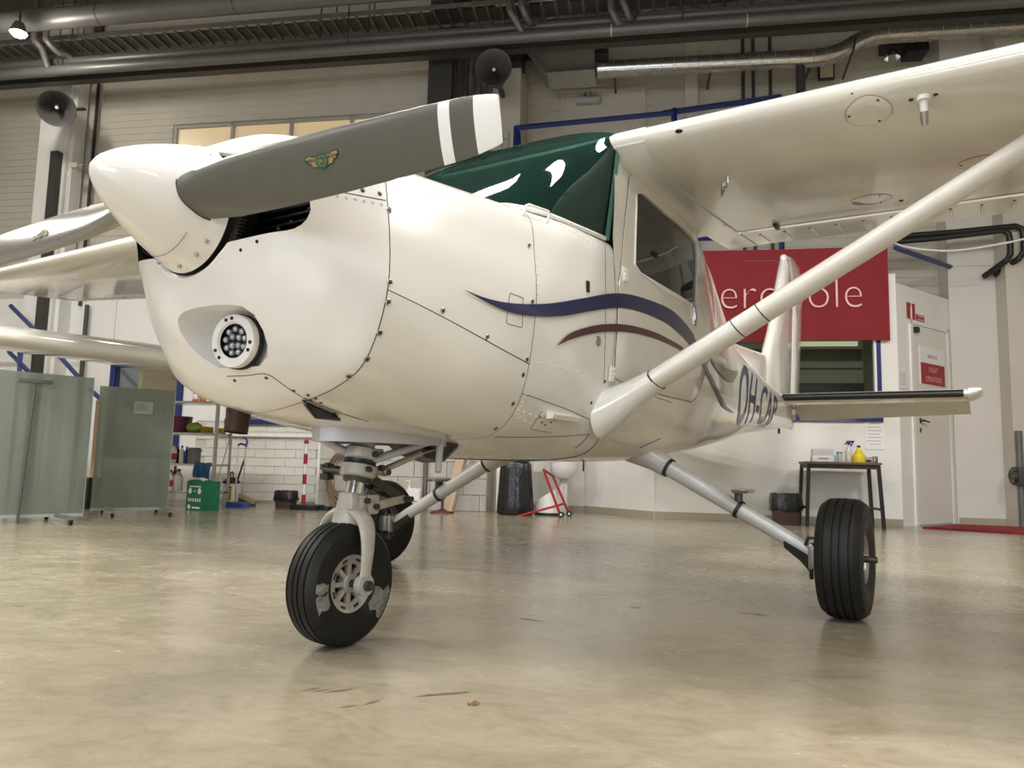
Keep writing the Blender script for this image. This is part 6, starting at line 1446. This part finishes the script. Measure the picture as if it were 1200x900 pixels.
# cleaning tools by the wall
wx = F(271, 596); wy = -.75
cx_ = H(270, 585, wy)[0]; ch = H(270, 565, wy)[2]
t = thing('white_canister', 'white canister with black funnel lid by the brick wall', 'canister', cx_, wy, 0)
MB().lathe([(.001, 0), (.085, 0), (.088, .02), (.088, ch-.02), (.08, ch)], None, 28).build('canister_body', WB, t); MB().lathe([(.10, ch-.012), (.10, ch+.01), (.05, ch+.055), (.02, ch+.06), (.001, ch+.06)], None, 28).build('lid', BLACKP, t)
MB().tube([Vector((.018*math.cos(a), 0, ch+.085+.035*math.sin(a))) for a in np.linspace(-.6, PI+.6, 14)], .008, 8).build('lid_handle', BLACKP, t)
m = MB(); m.grid([[Vector((.0892*math.cos(a), .0892*math.sin(a), z)) for a in np.linspace(-1.45, -.95, 6)] for z in np.linspace(ch*.2, ch*.85, 4)]); m.build('yellow_label', mat('label_yellow', (.65, .5, .04), .5), t)
for k in range(5): m = MB(); zc_ = ch*(.28+.12*k); m.grid([[Vector((.0898*math.cos(a), .0898*math.sin(a), z)) for a in np.linspace(-1.4, -1.05, 4)] for z in (zc_, zc_+ch*.06)]); m.build('label_mark', BLACKP, t)
q = H(263.5, 590, wy)[0]
t = thing('black_stick', 'black broom stick leaning left of the white canister', 'stick', q-.0, wy+.1, 0); MB().cyl((0, 0, 0), (.02, .25, H(264, 538, -.5)[2]), .012, n=8).build('stick', BLACKP, t); MB().box((0, .1, .018), (.10, .06, .036), bev=.006).build('brush_head', BLACKP, t)
t = thing('lobby_dustpan', 'long-handled dustpan with blue grip and blue pan by the wall', 'dustpan', H(277, 596, -.98)[0], -.98, 0)
a = H(279, 522, -.98); x0_ = H(277, 596, -.98)[0]
MB().cyl((-.02, 0, .03), (a[0]-x0_-.0, .0, a[2]), .008, n=8).build('handle', STEEL, t); MB().tube([(a[0]-x0_, 0, a[2]), (a[0]-x0_+.03, 0, a[2]+.02), (a[0]-x0_+.09, 0, a[2]+.01)], .012, 8).build('grip', BLUEP, t)
m = MB(); m.prism([(-.10, 0), (.14, 0), (.12, .05), (-.08, .06)], -.08, .08, RX(PI/2)); m.build('pan', BLUEP, t)
t = thing('hand_broom', 'broom with beige brush leaning beside the blue dustpan', 'broom', H(287, 592, -.70)[0], -.70, 0); x1_ = H(287, 592, -.70)[0]; cq = H(284, 578, -.70)
MB().cyl((cq[0]-x1_, 0, cq[2]), (H(288, 524, -.68)[0]-x1_, .02, H(288, 524, -.68)[2]), .008, n=8).build('handle', STEEL, t); bt = H(288, 524, -.68)
MB().tube([(bt[0]-x1_, .02, bt[2]), (bt[0]-x1_+.012, .03, bt[2]+.06), (bt[0]-x1_-.005, .03, bt[2]+.10), (bt[0]-x1_-.04, .03, bt[2]+.115)], .013, 8).build('grip', BLUEP, t)
MB().box((.02, 0, .085), (.24, .07, .05), RY(.35), bev=.006).build('brush_back', mat('beige_brush', (.38, .31, .22), .7), t); MB().box((.015, 0, .045), (.22, .06, .06), RY(.35)).build('bristles', mat('dark_bristle', (.08, .06, .05), .9), t)
# striped post
bp_ = F(359, 601); t = thing('striped_post', 'red and white striped barrier post on a black rubber foot', 'post', H(355, 598, -.95)[0], -.95, 0)
ph = H(355, 520, -.95)[2]; n_ = 6; z0_ = .05; st_ = (ph-z0_)/n_
for k in range(n_): MB().cyl((0, 0, z0_+k*st_), (0, 0, z0_+(k+1)*st_), .022, n=18).build('post_band', RED if k % 2 == 0 and k != 6 else WHITE, t)
MB().lathe([(.024, ph), (.024, ph+.012), (.034, ph+.012), (.034, ph+.02), (.024, ph+.022), (.022, ph+.045), (.001, ph+.05)], None, 18).build('post_cap', RED, t)
MB().prism([(a*1.0, b) for a, b in rrect(-.12, .22, -.14, .14, .06, 4)], 0, .05).build('rubber_foot', RUBBER, t); MB().prism(rrect(.18, .34, -.07, .07, .05, 4), 0, .035).build('foot_lug', RUBBER, t)
# hose coil on the grey wall
p = H(404, 545, yb-.06); t = thing('hose_coil', 'brown hose hanging in loops on the grey block wall', 'hose', p[0], yb-.07, 0); HOSE = mat('brown_hose', (.22, .14, .07), .5)
hz = H(395, 527, yb)[2]
for k in range(9):
    w_ = .17+.012*(k % 5); dp = .50+.028*k; off = -.02+.008*k
    pts = [Vector((math.sin(a)*w_*(1 if math.cos(a) > -.3 else 1.0)+off, -.012*(k % 3)-.02*k*.3, hz-.02-dp/2+dp/2*math.cos(a))) for a in np.linspace(0, 2*PI, 29)[:-1]]
    MB().tube(pts, .011, 7, closed=True).build('hose_loop', HOSE, t)
MB().cyl((0, .06, hz+.0), (0, -.10, hz+.0), .018, n=10).build('hose_hook', BLACKP, t); MB().box((0, .052, hz-.0), (.10, .02, .08)).build('hook_plate', DARKST, t)
MB().tube([Vector((.16, -.02, hz-.2)), Vector((.18, -.05, hz-.24)), Vector((.15, -.07, hz-.28))], .022, 8).build('hose_nozzle', BLACKP, t)
# white jug with pump
jx = H(484, 590, -.45); t = thing('pump_jug', 'white soap jug with pump standing by the grey block wall', 'jug', jx[0], -.45, 0); jw = H(493, 590, -.45)[0]-H(475, 590, -.45)[0]; jh = H(484, 572, -.45)[2]
m = MB(); m.loft([[Vector((x*s_, y*s_, z)) for x, y in rrect(-jw/2, jw/2, -.055, .055, .025, 4)] for z, s_ in ((0, .95), (.01, 1), (jh*.75, 1), (jh*.92, .9), (jh, .55))], True, True, True); m.build('jug_body', WB, t)
m = MB(); m.tube([(jw*.30, 0, jh*.95), (jw*.42, 0, jh*.98), (jw*.46, 0, jh*.85), (jw*.40, 0, jh*.70)], .012, 8); m.build('jug_handle', WB, t)
m = MB(); m.cyl((-jw*.28, 0, jh*.9), (-jw*.28, 0, jh*1.12), .02, n=12); m.cyl((-jw*.28, 0, jh*1.1), (-jw*.28, 0, jh*1.32), .007, n=8); m.box((-jw*.33, 0, jh*1.33), (.06, .018, .014), bev=.003); m.build('pump', WB, t)
m = MB(); m.box((.01, -.056, jh*.30), (jw*.6, .002, jh*.26)); m.build('jug_label', mat('label_blue', (.10, .17, .25), .5), t); MB().box((.01, -.0575, jh*.36), (jw*.35, .002, jh*.05)).build('label_mark', WB, t)
# leaning planks and pole
t = thing('wood_plank', 'pale wooden plank leaning on the grey block wall', 'plank', H(524, 590, -.75)[0], -.75, 0); a = H(539, 540, -.5); x_ = H(524, 590, -.75)[0]
MB().loft([[p+Vector((x, y, 0)) for x, y in ((-.05, -.012), (.05, -.012), (.05, .012), (-.05, .012))] for p in (Vector((0, 0, 0)), Vector(((a[0]-x_)*1.6, .39, a[2]*1.6)))], True, True, True).build('plank', mat('raw_wood2', (.45, .33, .22), .6), t)
t = thing('metal_pole', 'thin metal pole leaning beside the pale plank', 'pole', H(531, 592, -.6)[0], -.6, 0); MB().cyl((0, 0, 0), (.28, .24, 1.2), .012, n=8).build('pole', STEEL, t)
t = thing('grey_pipe', 'grey pipe running up the block wall behind the soap jug', 'pipe', H(498, 570, yb-.04)[0], yb-.045, 0); MB().cyl((0, 0, 0), (0, 0, 1.3), .028, n=12).build('pipe_run', PIPEG, t)
dq = F(518, 600); t = thing('floor_stand', 'dark red round stand foot on the floor by the wall', 'stand', H(518, 600, -.8)[0], -.8, 0); MB().lathe([(.001, .05), (.03, .045), (.05, .03), (.13, .018), (.135, 0)], None, 28).build('stand_foot', mat('dark_red_paint', (.10, .02, .02), .5), t); MB().cyl((0, 0, .04), (.0, 0, .30), .015, n=10).build('stand_tube', DARKST, t)
# white cabinet, bag, drum and red trolley
wy = -.45; xa, xb_ = H(581, 590, wy)[0], H(602, 590, wy)[0]
t = thing('white_cabinet', 'narrow white cabinet between block wall and black bag', 'cabinet', (xa+xb_)/2+.09, wy, 0); MB().box((0, .15, .40), (xb_-xa+.18, .3, .76), bev=.004).build('cabinet_body', WALLW, t); MB().box((0, .15, .02), (xb_-xa+.16, .28, .04)).build('plinth', GREYT, t); MB().box((0, -.004, .40), (xb_-xa+.16, .012, .68)).build('cabinet_door', WALLW, t); MB().box((.02, .0, .56), (.03, .03, .07)).build('door_latch', DARKST, t)
MB().box((.0, .15, .80), (xb_-xa+.18, .3, .05)).build('red_top', RED, t)
by = -.68; xg0, xg1 = H(582.5, 600, by)[0], H(624, 600, by)[0]; zg = .56
t = thing('garbage_bag', 'tall black garbage bag beside the red trolley', 'bag', (xg0+xg1)/2, by, 0); m = MB(); rg = []; rr = random.Random(2); bw_ = (xg1-xg0)/2
for z, k in ((0, .86), (.02, 1.0), (.12, 1.0), (.3, .93), (.45, .88), (.56, .84), (.60, .7)):
    rg.append([Vector((bw_*k*math.cos(a)*(1+.05*math.sin(a*11)+rr.uniform(-.02, .02)), .12*k*math.sin(a)*(1+.05*math.sin(a*9)), z)) for a in [2*PI*q/48 for q in range(48)]])
m.loft(rg, True, True, True).build('bag', BAG, t, ang=70)
dx = H(641, 600, -.55); t = thing('white_drum', 'white cut-open drum with black inside behind the red trolley', 'drum', dx[0]+.02, -.47, 0)
m = MB(); rg = []
for z0_, k in ((0.02, 1.0), (.25, 1.0)): rg.append(0)
R0_ = .165
n_ = 40; ringb = [Vector((R0_*math.cos(2*PI*k/n_), R0_*math.sin(2*PI*k/n_), .03)) for k in range(n_)]; ringt = [Vector((R0_*1.0*math.cos(2*PI*k/n_), R0_*math.sin(2*PI*k/n_), .245+.10*math.cos(2*PI*k/n_)*1.0)) for k in range(n_)]
m.loft([ringb, ringt, [p*.96+Vector((0, 0, .01*p.z)) for p in ringt], [p*.9 for p in ringb]], True, True, False).build('drum_body', WHITE, t); m = MB(); m.loft([[Vector((p.x*.95, p.y*.95, p.z-.02)) for p in ringt], [Vector((p.x*.9, p.y*.9, .06)) for p in ringb]], True, False, True).build('drum_inside', BLACK, t); MB().cyl((0, 0, 0), (0, 0, .03), R0_*1.02, n=32).build('drum_base', BLACKP, t)
p = H(655, 548, -.4); t = thing('white_tank', 'white rounded tank above the drum under the airplane belly', 'tank', p[0]+.02, .05, 0)
m = MB(); zt_ = p[2]; m.lathe([(.001, -.16), (.10, -.14), (.15, -.08), (.165, .0), (.165, .25), (.13, .36), (.001, .42)], T(0, -.1, zt_+.02), 32); m.build('tank_body', WHITE, t); MB().cyl((0, -.05, 0), (0, -.05, zt_-.1), .05, n=14).build('tank_leg', WALLW, t)
def pt_(px, py, y): return Vector(H(px, py, y))
t = thing('red_trolley', 'red tube trolley with small black wheels by the garbage bag', 'trolley', 0, -.85, 0); ty_ = -.85
def q_(px, py, dy=0): v = H(px, py, ty_+dy); return Vector((v[0], dy, v[2]))
MB().tube([q_(637, 550), q_(657, 605)], .014, 10).build('trolley_leg', RED, t); MB().tube([q_(648, 558, .2), q_(666, 600, .2)], .014, 10).build('trolley_leg', RED, t); MB().tube([q_(603, 606), q_(655, 592), q_(661, 590, .1)], .013, 10).build('trolley_bar', RED, t); MB().tube([q_(655, 592), q_(662, 590, .2)], .012, 8).build('trolley_bar', RED, t); MB().tube([q_(637, 550), q_(648, 558, .2)], .012, 8).build('trolley_bar', RED, t)
for (px, py, dy) in ((657.5, 607, 0), (667, 603, .2)): c_ = q_(px, py, dy); m = MB(); m.cyl((c_.x, dy-.014, .032), (c_.x, dy+.014, .032), .032, n=20); m.build('trolley_wheel', BLACKP, t); MB().cyl((c_.x, dy-.018, .032), (c_.x, dy+.018, .032), .012, n=12).build('wheel_cap', WHITE, t)
# small brown leaf and chips on the floor
p = F(555, 826); m = MB(); m.grid([[Vector((x*.014, y*.009*(1-x*x*.6), .004+.004*math.sin(x*3+y))) for x in np.linspace(-1, 1, 7)] for y in np.linspace(-1, 1, 5)]); hang(m, 'dry_leaf', mat('leaf_brown', (.25, .09, .035), .7), 'tiny dry brown leaf on the concrete in the foreground', 'leaf', p[0], p[1], 0)
# scuffs and stains on the concrete, a part of the floor
FL = bpy.data.objects['floor']; SCM = mat('floor_scuff', (.19, .16, .115), .4); rr = random.Random(11)
fm = Lw(0, 0, 0)
for (px, py, l_, a_) in ((365, 808, .05, .9), (378, 809, .05, .9), (392, 810, .05, .9), (404, 809, .045, .8), (500, 815, .06, .7), (513, 814, .06, .7), (527, 813, .06, .7), (540, 812, .05, .7), (408, 828, .04, .7), (437, 823, .05, 1.1), (620, 726, .09, -.4), (745, 712, .06, -.3), (885, 720, .12, -.2), (113, 643, .02, .2), (834, 701, .015, .3), (1083, 650, .05, 0)):
    q = F(px, py); m = MB(); n_ = 7
    m.grid([[Vector((q[0]+math.cos(a_)*l_*(t-.5)-math.sin(a_)*w_, q[1]+math.sin(a_)*l_*(t-.5)+math.cos(a_)*w_, .0008)) for w_ in (-(.003+rr.uniform(0, .004))*math.sin(PI*t)-.0005, (.003+rr.uniform(0, .004))*math.sin(PI*t)+.0005)] for t in np.linspace(0, 1, n_)])
    o = m.build('floor_scuff', SCM); o.parent = FL
